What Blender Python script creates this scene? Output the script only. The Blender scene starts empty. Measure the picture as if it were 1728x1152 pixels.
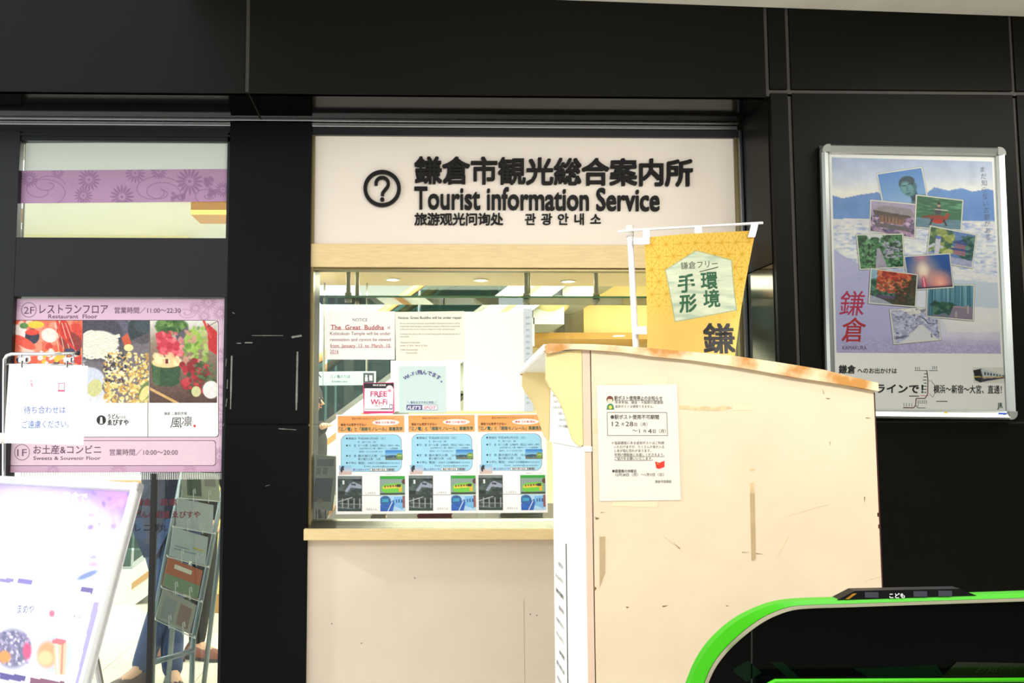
import bpy, bmesh, math, random
import numpy as np
from mathutils import Vector, Matrix
random.seed(4)
S = bpy.context.scene
C = S.collection
# ------------------------------------------------------------------ camera
FPX, CX, CY = 1500.0, 720.0, 576.0
PITCH, YAW = math.radians(4.8), math.radians(1.25)
EYE = Vector((0, 0, 1.5))
cam_data = bpy.data.cameras.new('camera'); cam = bpy.data.objects.new('camera', cam_data); C.objects.link(cam)
cam_data.sensor_width = 36; cam_data.lens = FPX/1728*36
cam_data.shift_x = (864-CX)/1728; cam_data.clip_start = .05; cam_data.clip_end = 200
cam.location = EYE; cam.rotation_euler = (math.pi/2+PITCH, 0, -YAW)
S.camera = cam
RM = cam.rotation_euler.to_matrix()
# ------------------------------------------------------------------ light
def lin(c):
    c = np.asarray(c, float)/255.0
    return np.where(c <= .04045, c/12.92, ((c+.055)/1.055)**2.4)
W = bpy.data.worlds.new('world'); S.world = W; W.use_nodes = True
nt = W.node_tree; bg = nt.nodes['Background']
tc = nt.nodes.new('ShaderNodeTexCoord'); sep = nt.nodes.new('ShaderNodeSeparateXYZ'); rp = nt.nodes.new('ShaderNodeValToRGB')
nt.links.new(tc.outputs['Generated'], sep.inputs[0]); nt.links.new(sep.outputs[2], rp.inputs[0]); nt.links.new(rp.outputs[0], bg.inputs[0])
rp.color_ramp.elements[0].position = 0.0; rp.color_ramp.elements[0].color = (.75, .76, .74, 1)
rp.color_ramp.elements[1].position = .5; rp.color_ramp.elements[1].color = (.86, .93, 1, 1)
bg.inputs[1].default_value = 1.35
def area(name, loc, rot, sx, sy, power, col=(1, 1, 1)):
    l = bpy.data.lights.new(name, 'AREA'); l.shape = 'RECTANGLE'; l.size = sx; l.size_y = sy; l.energy = power; l.color = col
    o = bpy.data.objects.new(name, l); C.objects.link(o); o.location = loc; o.rotation_euler = rot; return o
sun = bpy.data.lights.new('sun', 'SUN'); sun.energy = 1.35; sun.angle = math.radians(3); sun.color = (1, .96, .9)
so = bpy.data.objects.new('sun', sun); C.objects.link(so)
so.rotation_euler = Vector((-.93, -.15, .50)).to_track_quat('Z', 'Y').to_euler()
area('concourse_fill', (1.35, .3, 3.0), (math.radians(26), 0, 0), 2.3, .5, 58, (1, .96, .92))  # unseen fill lamp, added to light the wall sign
area('concourse_fill_right', (3.3, 2.6, 3.02), (math.radians(10), 0, 0), 2.2, .5, 26, (1, .95, .9))  # second fill out of view, added to brighten the poster side
area('office_ceiling_light', (.3, 5.0, 2.26), (0, 0, 0), 2.6, .5, 32, (1, .88, .66))
area('hall_ceiling_light', (-1.9, 6.2, 2.95), (0, 0, 0), 2.2, 2.4, 75, (1, .98, .93))
area('hall_far_fill', (1.0, 6.6, 3.0), (math.radians(18), 0, 0), 2.4, 1.6, 120, (1, .92, .74))  # added fill that brightens the right part of the interior
S.view_settings.view_transform = 'Standard'; S.view_settings.look = 'None'
S.view_settings.gamma = 1; S.view_settings.use_curve_mapping = False; S.view_settings.exposure = 0.62
try:
    S.cycles.max_bounces = 8; S.cycles.transparent_max_bounces = 12; S.cycles.caustics_reflective = False; S.cycles.caustics_refractive = False
    S.cycles.sample_clamp_indirect = 6
except Exception: pass
# ------------------------------------------------------------------ rays
def ray(px, py): return RM @ Vector(((px-CX)/FPX, -(py-CY)/FPX, -1))
def PP(px, py, p0, n):
    d = ray(px, py); t = (Vector(p0)-EYE).dot(n)/d.dot(n); return EYE+d*t
def P(px, py, Y): return PP(px, py, (0, Y, 0), Vector((0, 1, 0)))
def PZ(px, py, z): return PP(px, py, (0, 0, z), Vector((0, 0, 1)))
def R(x0, y0, x1, y1, Y):
    xm, ym = (x0+x1)/2, (y0+y1)/2
    return P(x0, ym, Y).x, P(x1, ym, Y).x, P(xm, y1, Y).z, P(xm, y0, Y).z
# ------------------------------------------------------------------ materials
MATS = {}
def mat(name, col, rough=.5, metal=0, spec=.5, var=0, vscale=8, bump=0, bscale=60, emit=0, coat=0, attr=None, stretch=None):
    if name in MATS: return MATS[name]
    m = bpy.data.materials.new(name); m.use_nodes = True; n = m.node_tree.nodes; L = m.node_tree.links
    b = n['Principled BSDF']; c = tuple(lin(col)) + (1,)
    b.inputs['Base Color'].default_value = c; b.inputs['Roughness'].default_value = rough
    b.inputs['Metallic'].default_value = metal; b.inputs['Specular IOR Level'].default_value = spec
    b.inputs['Coat Weight'].default_value = coat; b.inputs['Coat Roughness'].default_value = .05
    t = n.new('ShaderNodeTexCoord'); mp = n.new('ShaderNodeMapping'); L.new(t.outputs['Object'], mp.inputs[0])
    if stretch: mp.inputs['Scale'].default_value = stretch
    if attr:
        a = n.new('ShaderNodeAttribute'); a.attribute_name = attr; L.new(a.outputs['Color'], b.inputs['Base Color'])
    elif var:
        z = n.new('ShaderNodeTexNoise'); z.inputs['Scale'].default_value = vscale; z.inputs['Detail'].default_value = 6
        L.new(mp.outputs[0], z.inputs[0]); r = n.new('ShaderNodeMapRange')
        r.inputs['From Min'].default_value = .3; r.inputs['From Max'].default_value = .7
        r.inputs['To Min'].default_value = 1-var; r.inputs['To Max'].default_value = 1+var*.5
        L.new(z.outputs['Fac'], r.inputs[0]); v = n.new('ShaderNodeVectorMath'); v.operation = 'SCALE'
        v.inputs[0].default_value = c[:3]; L.new(r.outputs[0], v.inputs['Scale']); L.new(v.outputs[0], b.inputs['Base Color'])
    if bump:
        z2 = n.new('ShaderNodeTexNoise'); z2.inputs['Scale'].default_value = bscale; L.new(mp.outputs[0], z2.inputs[0])
        bp = n.new('ShaderNodeBump'); bp.inputs['Strength'].default_value = bump; bp.inputs['Distance'].default_value = .01
        L.new(z2.outputs['Fac'], bp.inputs['Height']); L.new(bp.outputs[0], b.inputs['Normal'])
    if emit:
        b.inputs['Emission Color'].default_value = c; b.inputs['Emission Strength'].default_value = emit
    MATS[name] = m; return m
def glass(name, tint=(240, 248, 244), refl=.07, rough=0.0):
    if name in MATS: return MATS[name]
    m = bpy.data.materials.new(name); m.use_nodes = True; n = m.node_tree.nodes; L = m.node_tree.links; n.clear()
    o = n.new('ShaderNodeOutputMaterial'); mx = n.new('ShaderNodeMixShader'); t = n.new('ShaderNodeBsdfTransparent'); g = n.new('ShaderNodeBsdfGlossy')
    t.inputs[0].default_value = tuple(lin(tint))+(1,); g.inputs['Roughness'].default_value = rough
    lw = n.new('ShaderNodeFresnel'); lw.inputs[0].default_value = 1.45
    L.new(lw.outputs[0], mx.inputs[0]); L.new(t.outputs[0], mx.inputs[1]); L.new(g.outputs[0], mx.inputs[2]); L.new(mx.outputs[0], o.inputs[0])
    MATS[name] = m; return m
# ------------------------------------------------------------------ objects
ORG = {}
def org(o): return ORG.get(o.name, Vector((0, 0, 0))) if o else Vector((0, 0, 0))
def mesh_obj(name, verts, faces, m, parent=None, smooth=False, origin=None):
    off = org(parent) if parent else (Vector(origin) if origin is not None else Vector((0, 0, 0)))
    me = bpy.data.meshes.new(name)
    me.from_pydata([tuple(Vector(v)-off) for v in verts], [], faces); me.update()
    if m: me.materials.append(m)
    if smooth: me.polygons.foreach_set('use_smooth', [True]*len(me.polygons))
    o = bpy.data.objects.new(name, me); C.objects.link(o)
    if parent: o.parent = parent
    else: o.location = off
    ORG[o.name] = off.copy()
    return o
def thing(name, label, cat, loc, group=None):
    o = bpy.data.objects.new(name, None); C.objects.link(o); o.location = loc; o.empty_display_size = .1
    ORG[o.name] = Vector(loc); return tag(o, label, cat, group)
def tag(o, label=None, cat=None, group=None, kind=None):
    if label: o['label'] = label
    if cat: o['category'] = cat
    if group: o['group'] = group
    if kind: o['kind'] = kind
    return o
def struct(o): o['kind'] = 'structure'; return o
class MB:
    def __init__(s): s.v = []; s.f = []
    def add(s, v, f):
        b = len(s.v); s.v += [Vector(x) for x in v]; s.f += [tuple(i+b for i in q) for q in f]; return s
    def box(s, x0, x1, y0, y1, z0, z1, bev=0):
        if x0 > x1: x0, x1 = x1, x0
        if y0 > y1: y0, y1 = y1, y0
        if z0 > z1: z0, z1 = z1, z0
        bm = bmesh.new(); vs = [bm.verts.new(p) for p in ((x0,y0,z0),(x1,y0,z0),(x1,y1,z0),(x0,y1,z0),(x0,y0,z1),(x1,y0,z1),(x1,y1,z1),(x0,y1,z1))]
        for q in ((0,3,2,1),(4,5,6,7),(0,1,5,4),(1,2,6,5),(2,3,7,6),(3,0,4,7)): bm.faces.new([vs[i] for i in q])
        if bev: bmesh.ops.bevel(bm, geom=bm.edges[:], offset=bev, segments=2, profile=.5, affect='EDGES')
        bm.verts.index_update(); s.add([v.co.copy() for v in bm.verts], [tuple(v.index for v in f.verts) for f in bm.faces]); bm.free(); return s
    def tube(s, pts, r, seg=8, rs=None, cap=True):
        pts = [Vector(p) for p in pts]; n = len(pts); b = len(s.v); up = None
        for i, p in enumerate(pts):
            t = (pts[min(i+1, n-1)]-pts[max(i-1, 0)]).normalized()
            if up is None: up = Vector((0, 0, 1)) if abs(t.z) < .9 else Vector((1, 0, 0))
            a = t.cross(up).normalized(); c = a.cross(t).normalized(); up = c
            rr = rs[i] if rs else r
            for k in range(seg):
                th = 2*math.pi*k/seg; s.v.append(p+a*math.cos(th)*rr+c*math.sin(th)*rr)
        for i in range(n-1):
            for k in range(seg):
                k2 = (k+1) % seg; s.f.append((b+i*seg+k, b+i*seg+k2, b+(i+1)*seg+k2, b+(i+1)*seg+k))
        if cap: s.f.append(tuple(b+k for k in range(seg))[::-1]); s.f.append(tuple(b+(n-1)*seg+k for k in range(seg)))
        return s
    def prism(s, poly, vec):           # poly: list of 3D points, extruded by vec
        b = len(s.v); n = len(poly); vec = Vector(vec)
        s.v += [Vector(p) for p in poly] + [Vector(p)+vec for p in poly]
        s.f.append(tuple(range(b, b+n))); s.f.append(tuple(range(b+2*n-1, b+n-1, -1)))
        for i in range(n): j = (i+1) % n; s.f.append((b+i, b+n+i, b+n+j, b+j))
        return s
    def disc(s, c, ax, r, h, seg=24):
        ax = Vector(ax).normalized(); return s.tube([Vector(c), Vector(c)+ax*h], r, seg)
    def build(s, name, m, parent=None, smooth=False, origin=None): return mesh_obj(name, s.v, s.f, m, parent, smooth, origin)
def box(name, m, x0, x1, y0, y1, z0, z1, parent=None, bev=0, origin=None): return MB().box(x0, x1, y0, y1, z0, z1, bev).build(name, m, parent, origin=origin)
def fix(o):                            # consistent normals
    bm = bmesh.new(); bm.from_mesh(o.data); bmesh.ops.recalc_face_normals(bm, faces=bm.faces[:]); bm.to_mesh(o.data); bm.free(); return o
def copy_tree(o, parent=None):
    c = o.copy(); C.objects.link(c); c.parent = parent
    for ch in [x for x in bpy.data.objects if x.parent == o]: copy_tree(ch, c)
    return c
# ------------------------------------------------------------------ sheets: flat things carrying print
def homog(src, dst):
    A = []; B = []
    for (x, y), (u, v) in zip(src, dst):
        A.append([x, y, 1, 0, 0, 0, -u*x, -u*y]); B.append(u); A.append([0, 0, 0, x, y, 1, -v*x, -v*y]); B.append(v)
    h = np.linalg.solve(np.array(A, float), np.array(B, float)); return np.append(h, 1).reshape(3, 3)
def hmap(H, x, y):
    x = np.asarray(x, float); y = np.asarray(y, float); w = H[2, 0]*x+H[2, 1]*y+H[2, 2]
    return (H[0, 0]*x+H[0, 1]*y+H[0, 2])/w, (H[1, 0]*x+H[1, 1]*y+H[1, 2])/w
UQ = [(0, 0), (1, 0), (1, 1), (0, 1)]
class Sheet:                           # quad of marks (TL,TR,BR,BL) measured on the photo -> a true rectangle standing in the world
    def __init__(s, quad, Y=None, world=None, warp=None):
        s.H = homog(quad, UQ); s.quad = quad
        w = [np.array(P(x, y, Y)) for x, y in quad] if world is None else [np.array(p) for p in world]
        U = ((w[1]-w[0])+(w[2]-w[3]))/2; V = ((w[3]-w[0])+(w[2]-w[1]))/2; c = sum(w)/4
        if world is None or True:
            un = U/np.linalg.norm(U); lv = np.linalg.norm(V); V = V-un*V.dot(un); V = V/np.linalg.norm(V)*lv
        s.U, s.V, s.O = U, V, c-U/2-V/2; n = np.cross(U, V); s.n = n/np.linalg.norm(n)
        if s.n[1] > 0: s.n = -s.n
        s.warp = warp; s.lay = {}
    def uvw(s, u, v, off=0):
        u = np.asarray(u, float); v = np.asarray(v, float)
        if s.warp is not None: du, dv, dn = s.warp(u, v)
        else: du, dv, dn = 0, 0, 0
        return s.O+(u+du)[..., None]*s.U+(v+dv)[..., None]*s.V+(off+dn+0*u)[..., None]*s.n
    def pt(s, x, y, off=0): u, v = hmap(s.H, x, y); return s.uvw(u, v, off)
    def slab(s, name, m, th, parent=None, origin=None, grid=(1, 1), off=0):
        nx, ny = grid; u, v = np.meshgrid(np.linspace(0, 1, nx+1), np.linspace(0, 1, ny+1))
        f = s.uvw(u.ravel(), v.ravel(), off); b = s.uvw(u.ravel(), v.ravel(), off-th); N = len(f); fs = []
        I = lambda i, j: j*(nx+1)+i
        for j in range(ny):
            for i in range(nx):
                q = (I(i, j), I(i, j+1), I(i+1, j+1), I(i+1, j)); fs.append(q); fs.append(tuple(N+k for k in q[::-1]))
        rim = [I(i, 0) for i in range(nx)]+[I(nx, j) for j in range(ny)]+[I(i, ny) for i in range(nx, 0, -1)]+[I(0, j) for j in range(ny, 0, -1)]
        for a, c2 in zip(rim, rim[1:]+rim[:1]): fs.append((a, c2, N+c2, N+a))
        return mesh_obj(name, np.vstack([f, b]).tolist(), fs, m, parent, origin=origin)
    def add(s, key, P2, F, off=.0009, lay=None):   # P2: Nx2 photo marks
        v = s.pt(P2[:, 0], P2[:, 1], off) if lay is None else s.pt(P2[:, 0], P2[:, 1], off)-lay[:, None]*.00002*s.n; L = s.lay.setdefault(key, MB()); b = len(L.v); L.v += [Vector(p) for p in v]; L.f += [tuple(i+b for i in f) for f in F]
    def text(s, body, x, y, h, key, w=None, bold=0., vert=False, rot=0, sx=1., res=2, shear=0, space=None, off=.0012, align='l'):
        if vert:
            for k, ch in enumerate(body): s.text(ch, x-h/2, y+h/2+k*(space or h*1.08), h, key, None, bold, res=res, rot=rot, off=off)
            return
        v, f = glyphs(body, bold, res)
        if not len(v): return
        v = v.copy(); v[:, 1] -= .38
        x0, x1 = v[:, 0].min(), v[:, 0].max()
        v[:, 0] -= x0; k = h if w is None else w/(x1-x0)
        v[:, 0] += shear*v[:, 1]
        q = np.stack([v[:, 0]*k*sx, -v[:, 1]*h], 1)
        if align == 'c': q[:, 0] -= (x1-x0)*k*sx/2
        if rot: c_, s_ = math.cos(rot), math.sin(rot); q = np.stack([q[:, 0]*c_-q[:, 1]*s_, q[:, 0]*s_+q[:, 1]*c_], 1)
        q += np.array([x, y]); s.add(key, q, f, off, v[:, 2])
    def poly(s, pts, key, off=.0007): s.add(key, np.array(pts, float), [tuple(range(len(pts)))[::-1]], off)
    def rect(s, x0, y0, x1, y1, key, off=.0007): s.poly([(x0, y0), (x1, y0), (x1, y1), (x0, y1)], key, off)
    def rrect(s, x0, y0, x1, y1, r, key, off=.0007, line=None):
        def ring(d):
            p = []
            for cx, cy, a0 in ((x0+r, y0+r, 180), (x1-r, y0+r, 270), (x1-r, y1-r, 0), (x0+r, y1-r, 90)):
                for k in range(6): a = math.radians(a0+18*k); p.append((cx+(r-d)*math.cos(a), cy+(r-d)*math.sin(a)))
            return p
        if line is None: s.poly(ring(0), key, off)
        else: s.band(ring(0), ring(line), key, off)
    def band(s, a, b, key, off): n = len(a); s.add(key, np.array(a+b, float), [(i, n+i, n+(i+1) % n, (i+1) % n) for i in range(n)], off)
    def ell(s, cx, cy, rx, ry, key, off=.0007, line=None, seg=28):
        a = [(cx+rx*math.cos(2*math.pi*k/seg), cy+ry*math.sin(2*math.pi*k/seg)) for k in range(seg)]
        if line is None: s.poly(a, key, off)
        else: s.band(a, [(cx+(rx-line)*math.cos(2*math.pi*k/seg), cy+(ry-line)*math.sin(2*math.pi*k/seg)) for k in range(seg)], key, off)
    def line(s, pts, w, key, off=.0009):
        for (xa, ya), (xb, yb) in zip(pts, pts[1:]):
            d = math.hypot(xb-xa, yb-ya) or 1; nx, ny = -(yb-ya)/d*w/2, (xb-xa)/d*w/2
            s.poly([(xa+nx, ya+ny), (xb+nx, yb+ny), (xb-nx, yb-ny), (xa-nx, ya-ny)], key, off)
    def flush(s, parent, name='lettering', rough=.5):
        for key, L in s.lay.items():
            nm, col = key if isinstance(key, tuple) and isinstance(key[0], str) else (name, key)
            o = L.build(nm, mat('ink_%d_%d_%d' % tuple(col), col, rough, var=.04, vscale=40), parent)
            if nm == name: o['kind'] = 'stuff'
        s.lay = {}
    def picture(s, name, quad, nx, ny, paint, parent, off=.0005, rough=.45, coat=0, px=True):
        u, v = np.meshgrid(np.linspace(0, 1, nx), np.linspace(0, 1, ny)); H = homog(UQ, quad); X, Y = hmap(H, u, v)
        im = Img(X, Y) if px else Img(u, v); paint(im); A = np.clip(im.a, 0, 255)
        pos = s.pt(X.ravel(), Y.ravel(), off)-np.array(org(parent))
        me = bpy.data.meshes.new(name); n = nx*ny; me.vertices.add(n); me.vertices.foreach_set('co', pos.astype('f').ravel())
        i, j = np.meshgrid(np.arange(nx-1), np.arange(ny-1)); a = (j*nx+i).ravel(); q = np.stack([a, a+nx, a+nx+1, a+1], 1)
        nf = len(q); me.loops.add(nf*4); me.polygons.add(nf); me.loops.foreach_set('vertex_index', q.astype('i').ravel())
        me.polygons.foreach_set('loop_start', np.arange(0, nf*4, 4, dtype='i')); me.polygons.foreach_set('loop_total', np.full(nf, 4, dtype='i'))
        at = me.color_attributes.new('print', 'FLOAT_COLOR', 'POINT'); c = np.ones((n, 4), 'f'); c[:, :3] = lin(A.reshape(-1, 3)); at.data.foreach_set('color', c.ravel())
        me.update(calc_edges=True); me.validate(); me.materials.append(mat('print_%d_%d' % (rough*100, coat*100), (128, 128, 128), rough, attr='print', coat=coat))
        o = bpy.data.objects.new(name, me); C.objects.link(o); o.parent = parent; ORG[o.name] = org(parent); return o
GL = {}
_fc = bpy.data.curves.new('glyph_source', 'FONT'); _fo = bpy.data.objects.new('glyph_source', _fc); C.objects.link(_fo)
def glyphs(body, bold=0., res=2, extrude=0):
    k = (body, bold, res, extrude)
    if k in GL: return GL[k]
    if bold > .004:                    # heavier strokes: the same outline laid again a hair to each side, each copy a hair lower
        co, f = glyphs(body, 0., res); vs = []; fs = []
        for i, (dx, dy) in enumerate(((0, 0), (1, 1), (-1, -1), (1, -1), (-1, 1))):
            c = co.copy(); c[:, 0] += dx*bold*.8; c[:, 1] += dy*bold*.8; c[:, 2] = i; fs += [tuple(q+len(co)*i for q in g_) for g_ in f]; vs.append(c)
        GL[k] = (np.vstack(vs) if len(co) else co, fs); return GL[k]
    _fc.body = body; _fc.resolution_u = res; _fc.offset = 0; _fc.extrude = extrude; _fc.size = 1
    bpy.context.view_layer.update()
    e = _fo.evaluated_get(bpy.context.evaluated_depsgraph_get()); me = e.to_mesh()
    n = len(me.vertices); co = np.empty(n*3); me.vertices.foreach_get('co', co); co = co.reshape(-1, 3)
    f = [tuple(p.vertices) for p in me.polygons]; e.to_mesh_clear(); _fc.extrude = 0
    GL[k] = (co.copy(), f); return GL[k]
# ------------------------------------------------------------------ painter for flat prints (colour only)
def vnoise(X, Y, scale, seed):
    x = X/scale; y = Y/scale; xi = np.floor(x).astype(int); yi = np.floor(y).astype(int); fx = x-xi; fy = y-yi
    fx = fx*fx*(3-2*fx); fy = fy*fy*(3-2*fy)
    def h(a, b): t = np.sin(a*127.1+b*311.7+seed*74.7)*43758.5453; return t-np.floor(t)
    return (h(xi, yi)*(1-fx)+h(xi+1, yi)*fx)*(1-fy)+(h(xi, yi+1)*(1-fx)+h(xi+1, yi+1)*fx)*fy
class Img:
    def __init__(s, X, Y): s.X, s.Y = X, Y; s.a = np.zeros(X.shape+(3,))+255.; s.px = max(1e-6, abs(X[0, 1]-X[0, 0]))
    def mix(s, m, col, a=1): m = (np.clip(m, 0, 1)*a)[..., None]; s.a = s.a*(1-m)+np.array(col, float)*m
    def fill(s, c): s.a[:] = c
    def grad(s, stops):
        ys = [q[0] for q in stops]
        for k in range(3): s.a[..., k] = np.interp(s.Y, ys, [q[1][k] for q in stops])
    def ell(s, cx, cy, rx, ry, col, rot=0, soft=.12, a=1):
        dx, dy = s.X-cx, s.Y-cy
        if rot: c, n = math.cos(rot), math.sin(rot); dx, dy = dx*c+dy*n, -dx*n+dy*c
        r = np.sqrt((dx/rx)**2+(dy/ry)**2); s.mix((1+soft/2-r)/soft, col, a)
    def poly(s, pts, col, a=1):
        ins = np.zeros(s.X.shape, bool); n = len(pts)
        for i in range(n):
            (xa, ya), (xb, yb) = pts[i], pts[(i+1) % n]
            if ya == yb: continue
            ins ^= ((s.Y > min(ya, yb)) & (s.Y <= max(ya, yb)) & (s.X < xa+(s.Y-ya)*(xb-xa)/(yb-ya)))
        s.mix(ins.astype(float), col, a)
    def line(s, pts, w, col, a=1):
        for (xa, ya), (xb, yb) in zip(pts, pts[1:]):
            dx, dy = xb-xa, yb-ya; L = dx*dx+dy*dy or 1e-9; t = np.clip(((s.X-xa)*dx+(s.Y-ya)*dy)/L, 0, 1)
            d = np.hypot(s.X-xa-t*dx, s.Y-ya-t*dy); s.mix((w/2+s.px*.6-d)/(s.px*1.2), col, a)
    def noise(s, scale, amt, seed=1, col=None, th=.5, sharp=4, yscale=1, a=1, mask=None):
        n = vnoise(s.X, s.Y*yscale, scale, seed)*.65+vnoise(s.X, s.Y*yscale, scale/2.3, seed+9)*.35
        if col is None: s.a += ((n-.5)*2*amt)[..., None] if mask is None else ((n-.5)*2*amt*mask)[..., None]
        else: s.mix(np.clip((n-th)*sharp, 0, 1)*(1 if mask is None else mask), col, a)
    def blobs(s, n, x0, y0, x1, y1, r0, r1, cols, seed=1, a=1, soft=.5):
        rr = random.Random(seed)
        for _ in range(n): s.ell(rr.uniform(x0, x1), rr.uniform(y0, y1), rr.uniform(r0, r1), rr.uniform(r0, r1)*.8, rr.choice(cols), rr.uniform(0, 3), soft, a)
    def m_rect(s, x0, y0, x1, y1): return ((s.X > x0) & (s.X < x1) & (s.Y > y0) & (s.Y < y1)).astype(float)
    def rect(s, x0, y0, x1, y1, col, a=1): s.mix(s.m_rect(x0, y0, x1, y1), col, a)
# ================================================================== structure
YF, YW = 3.64, 4.0
BLK = mat('black_wall_panel', (11, 11, 8), .38, spec=.12, var=.06, vscale=3)
BLKR = mat('black_wall_panel_matt', (9, 9, 5), .45, spec=.10, var=.08, vscale=3)
SOF = mat('polished_black_soffit', (7, 7, 5), .1, spec=.10)
JNT = mat('grey_joint', (58, 57, 49), .6, var=.1)
PIL = mat('dark_pillar_metal', (7, 7, 9), .4, spec=.10, var=.1, vscale=5)
FRM = mat('dark_anodised_frame', (17, 19, 22), .38, spec=.3, var=.05)
CHR = mat('brushed_steel', (176, 178, 178), .25, metal=1, var=.08, vscale=30)
CHR2 = mat('bright_chrome', (225, 225, 228), .12, metal=1)
WHITE = mat('white_paint', (236, 234, 228), .5, var=.03)
GLS = glass('clear_glass')
X_REV = P(1305, 300, YF).x                       # right side of the recess
Z_SOF = P(860, 161, YF).z                        # underside of the fascia
XS = lambda px, py=80: P(px, py, YF).x
# floors
FL = mat('grey_floor_tile', (216, 212, 202), .35, var=.06)
FG = mat('floor_joint', (120, 116, 108), .8)
TI = mat('cream_floor_tile', (232, 226, 208), .22, var=.05, vscale=2)
fl = struct(box('floor', FG, -9, 7, -8, 14, -.2, -.004))
for i in range(-3, 3):                           # large tiles in the hall behind the door, as far as they can be told apart
    for j in range(0, 9):
        x0, y0 = -4.2+(i+3)*.6, 4.3+j*.6
        box('tile', TI, x0+.002, x0+.598, y0+.002, y0+.598, -.004, 0, fl)
box('tile', TI, -.6, 6, 4.3, 9.7, -.004, 0, fl); box('tile', TI, -7, 6, 9.7, 14, -.004, 0, fl)
box('tile', FL, -9, 7, -8, 4.28, -.004, 0, fl)
# facade backing with panels proud of it
ZT = 4.6
bk = MB(); bk.box(-7, 7, YF+.012, YW+.3, Z_SOF+.01, ZT); bk.box(X_REV+.012, 7, YF+.012, YW+.3, 0, Z_SOF+.02)
wf = struct(bk.build('wall_front', JNT))
sA, sB, sC, sD = XS(417), XS(1294), XS(1330), XS(1708)
zE = P(1500, 155, YF).z; zG = P(1560, 712, YF).z; g = .0085
for x0, x1, z0, z1 in ((-4.3, sA, Z_SOF, ZT), (sA, sB, Z_SOF, ZT), (sB, sC, zE, ZT), (sC, sD, zE, ZT), (sD, 3.6, zE, ZT)):
    box('panel', BLK if x1 < 0 else BLKR, x0+g, x1-g, YF, YF+.03, z0+(g if z0 == zE else 0), z1, wf, .002)
box('panel', BLKR, X_REV, sC-g, YF, YF+.03, 0, zE-g, wf, .002)
for x0, x1 in ((sC, sD), (sD, 3.6)):
    box('panel', BLKR, x0+g, x1-g, YF, YF+.03, zG+.004, zE-g, wf, .002); box('panel', BLKR, x0+g, x1-g, YF, YF+.03, 0, zG-.004, wf, .002)
REVM = mat('polished_dark_metal', (70, 68, 60), .09, metal=.75, spec=.6)
box('reveal_panel', REVM, X_REV-.004, X_REV+.02, YF+.03, YW+.1, 0, P(1290, 452, 3.8).z-.006, wf)
box('reveal_panel', BLK, X_REV-.004, X_REV+.02, YF+.03, YW+.1, P(1290, 452, 3.8).z, Z_SOF, wf)
# soffit panels
sf = struct(box('trim_1', JNT, -4.3, X_REV, YF+.03, YW+.25, Z_SOF+.006, Z_SOF+.02))
for x0, x1 in ((-4.3, sA+.004), (sA+.012, X_REV)): box('panel', SOF, x0, x1, YF+.004, YW+.2, Z_SOF, Z_SOF+.007, sf)
# shutter track along the soffit, guide rails at the right
tr = MB(); tr.box(-4.3, X_REV-.02, YW-.05, YW-.034, Z_SOF-.012, Z_SOF, .002); tr.box(-4.3, X_REV-.02, YW-.034, YW-.018, Z_SOF-.032, Z_SOF-.014, .003)
struct(tr.build('trim_2', CHR))
dk = MB(); dk.box(-4.3, X_REV-.02, YW-.018, YW+.04, Z_SOF-.065, Z_SOF); struct(dk.build('trim_3', FRM))
gx0, gx1 = P(1251, 450, YW-.03).x, P(1270, 450, YW-.05).x
gr = MB(); gr.box(gx0, gx0+.014, YW-.05, YW-.01, 0, Z_SOF-.04, .002); gr.box(gx1-.02, gx1, YW-.085, YW-.05, 0, Z_SOF-.02, .003)
struct(gr.build('trim_4', mat('guide_rail_steel', (120, 126, 132), .2, metal=1)))
# pillar
px0, px1 = P(379, 700, YW-.04).x, P(521, 700, YW-.04).x; zP = P(450, 717, YW-.04).z; zPT = P(450, 224, YW-.04).z
pl = struct(box('pillar', mat('joint_black', (12, 12, 12), .7), px0+.006, px1-.006, YW-.02, YW+.42, 0, Z_SOF-.03))
box('pillar_panel', PIL, px0, px1, YW-.04, YW+.4, zP+.004, zPT+.05, pl, .004); box('pillar_panel', PIL, px0, px1, YW-.04, YW+.4, 0, zP-.004, pl, .004)
SCR = mat('scratch', (126, 126, 116), .7, var=.3, vscale=60)
sc = MB()
for a, b, w in (((391, 600), (389, 690), 3), ((502, 593), (500, 692), 3.5), ((425, 566), (478, 566), 1.2), ((492, 569), (509, 566), 4), ((399, 579), (407, 579), 2), ((413, 578), (426, 578), 2.5),
                ((382, 605), (381, 618), 1.2), ((384, 640), (383, 656), 1.5), ((383, 672), (381, 686), 1.5), ((470, 723), (500, 725), 1.5), ((392, 527), (396, 529), 1.5), ((448, 820), (455, 818), 1), ((378, 714), (376, 719), 1)):
    A, B = P(*a, YW-.0408), P(*b, YW-.0408); d = (B-A).normalized(); n = Vector((-d.z, 0, d.x))*w*.0027/2
    k = len(sc.v); steps = 7
    for i in range(steps+1):
        q = A.lerp(B, i/steps); j = 1-.45*random.random(); sc.v += [q+n*j, q-n*j]
    for i in range(steps): sc.f.append((k+2*i, k+2*i+1, k+2*i+3, k+2*i+2))
sc.build('scratch_mark', SCR, pl)
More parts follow.
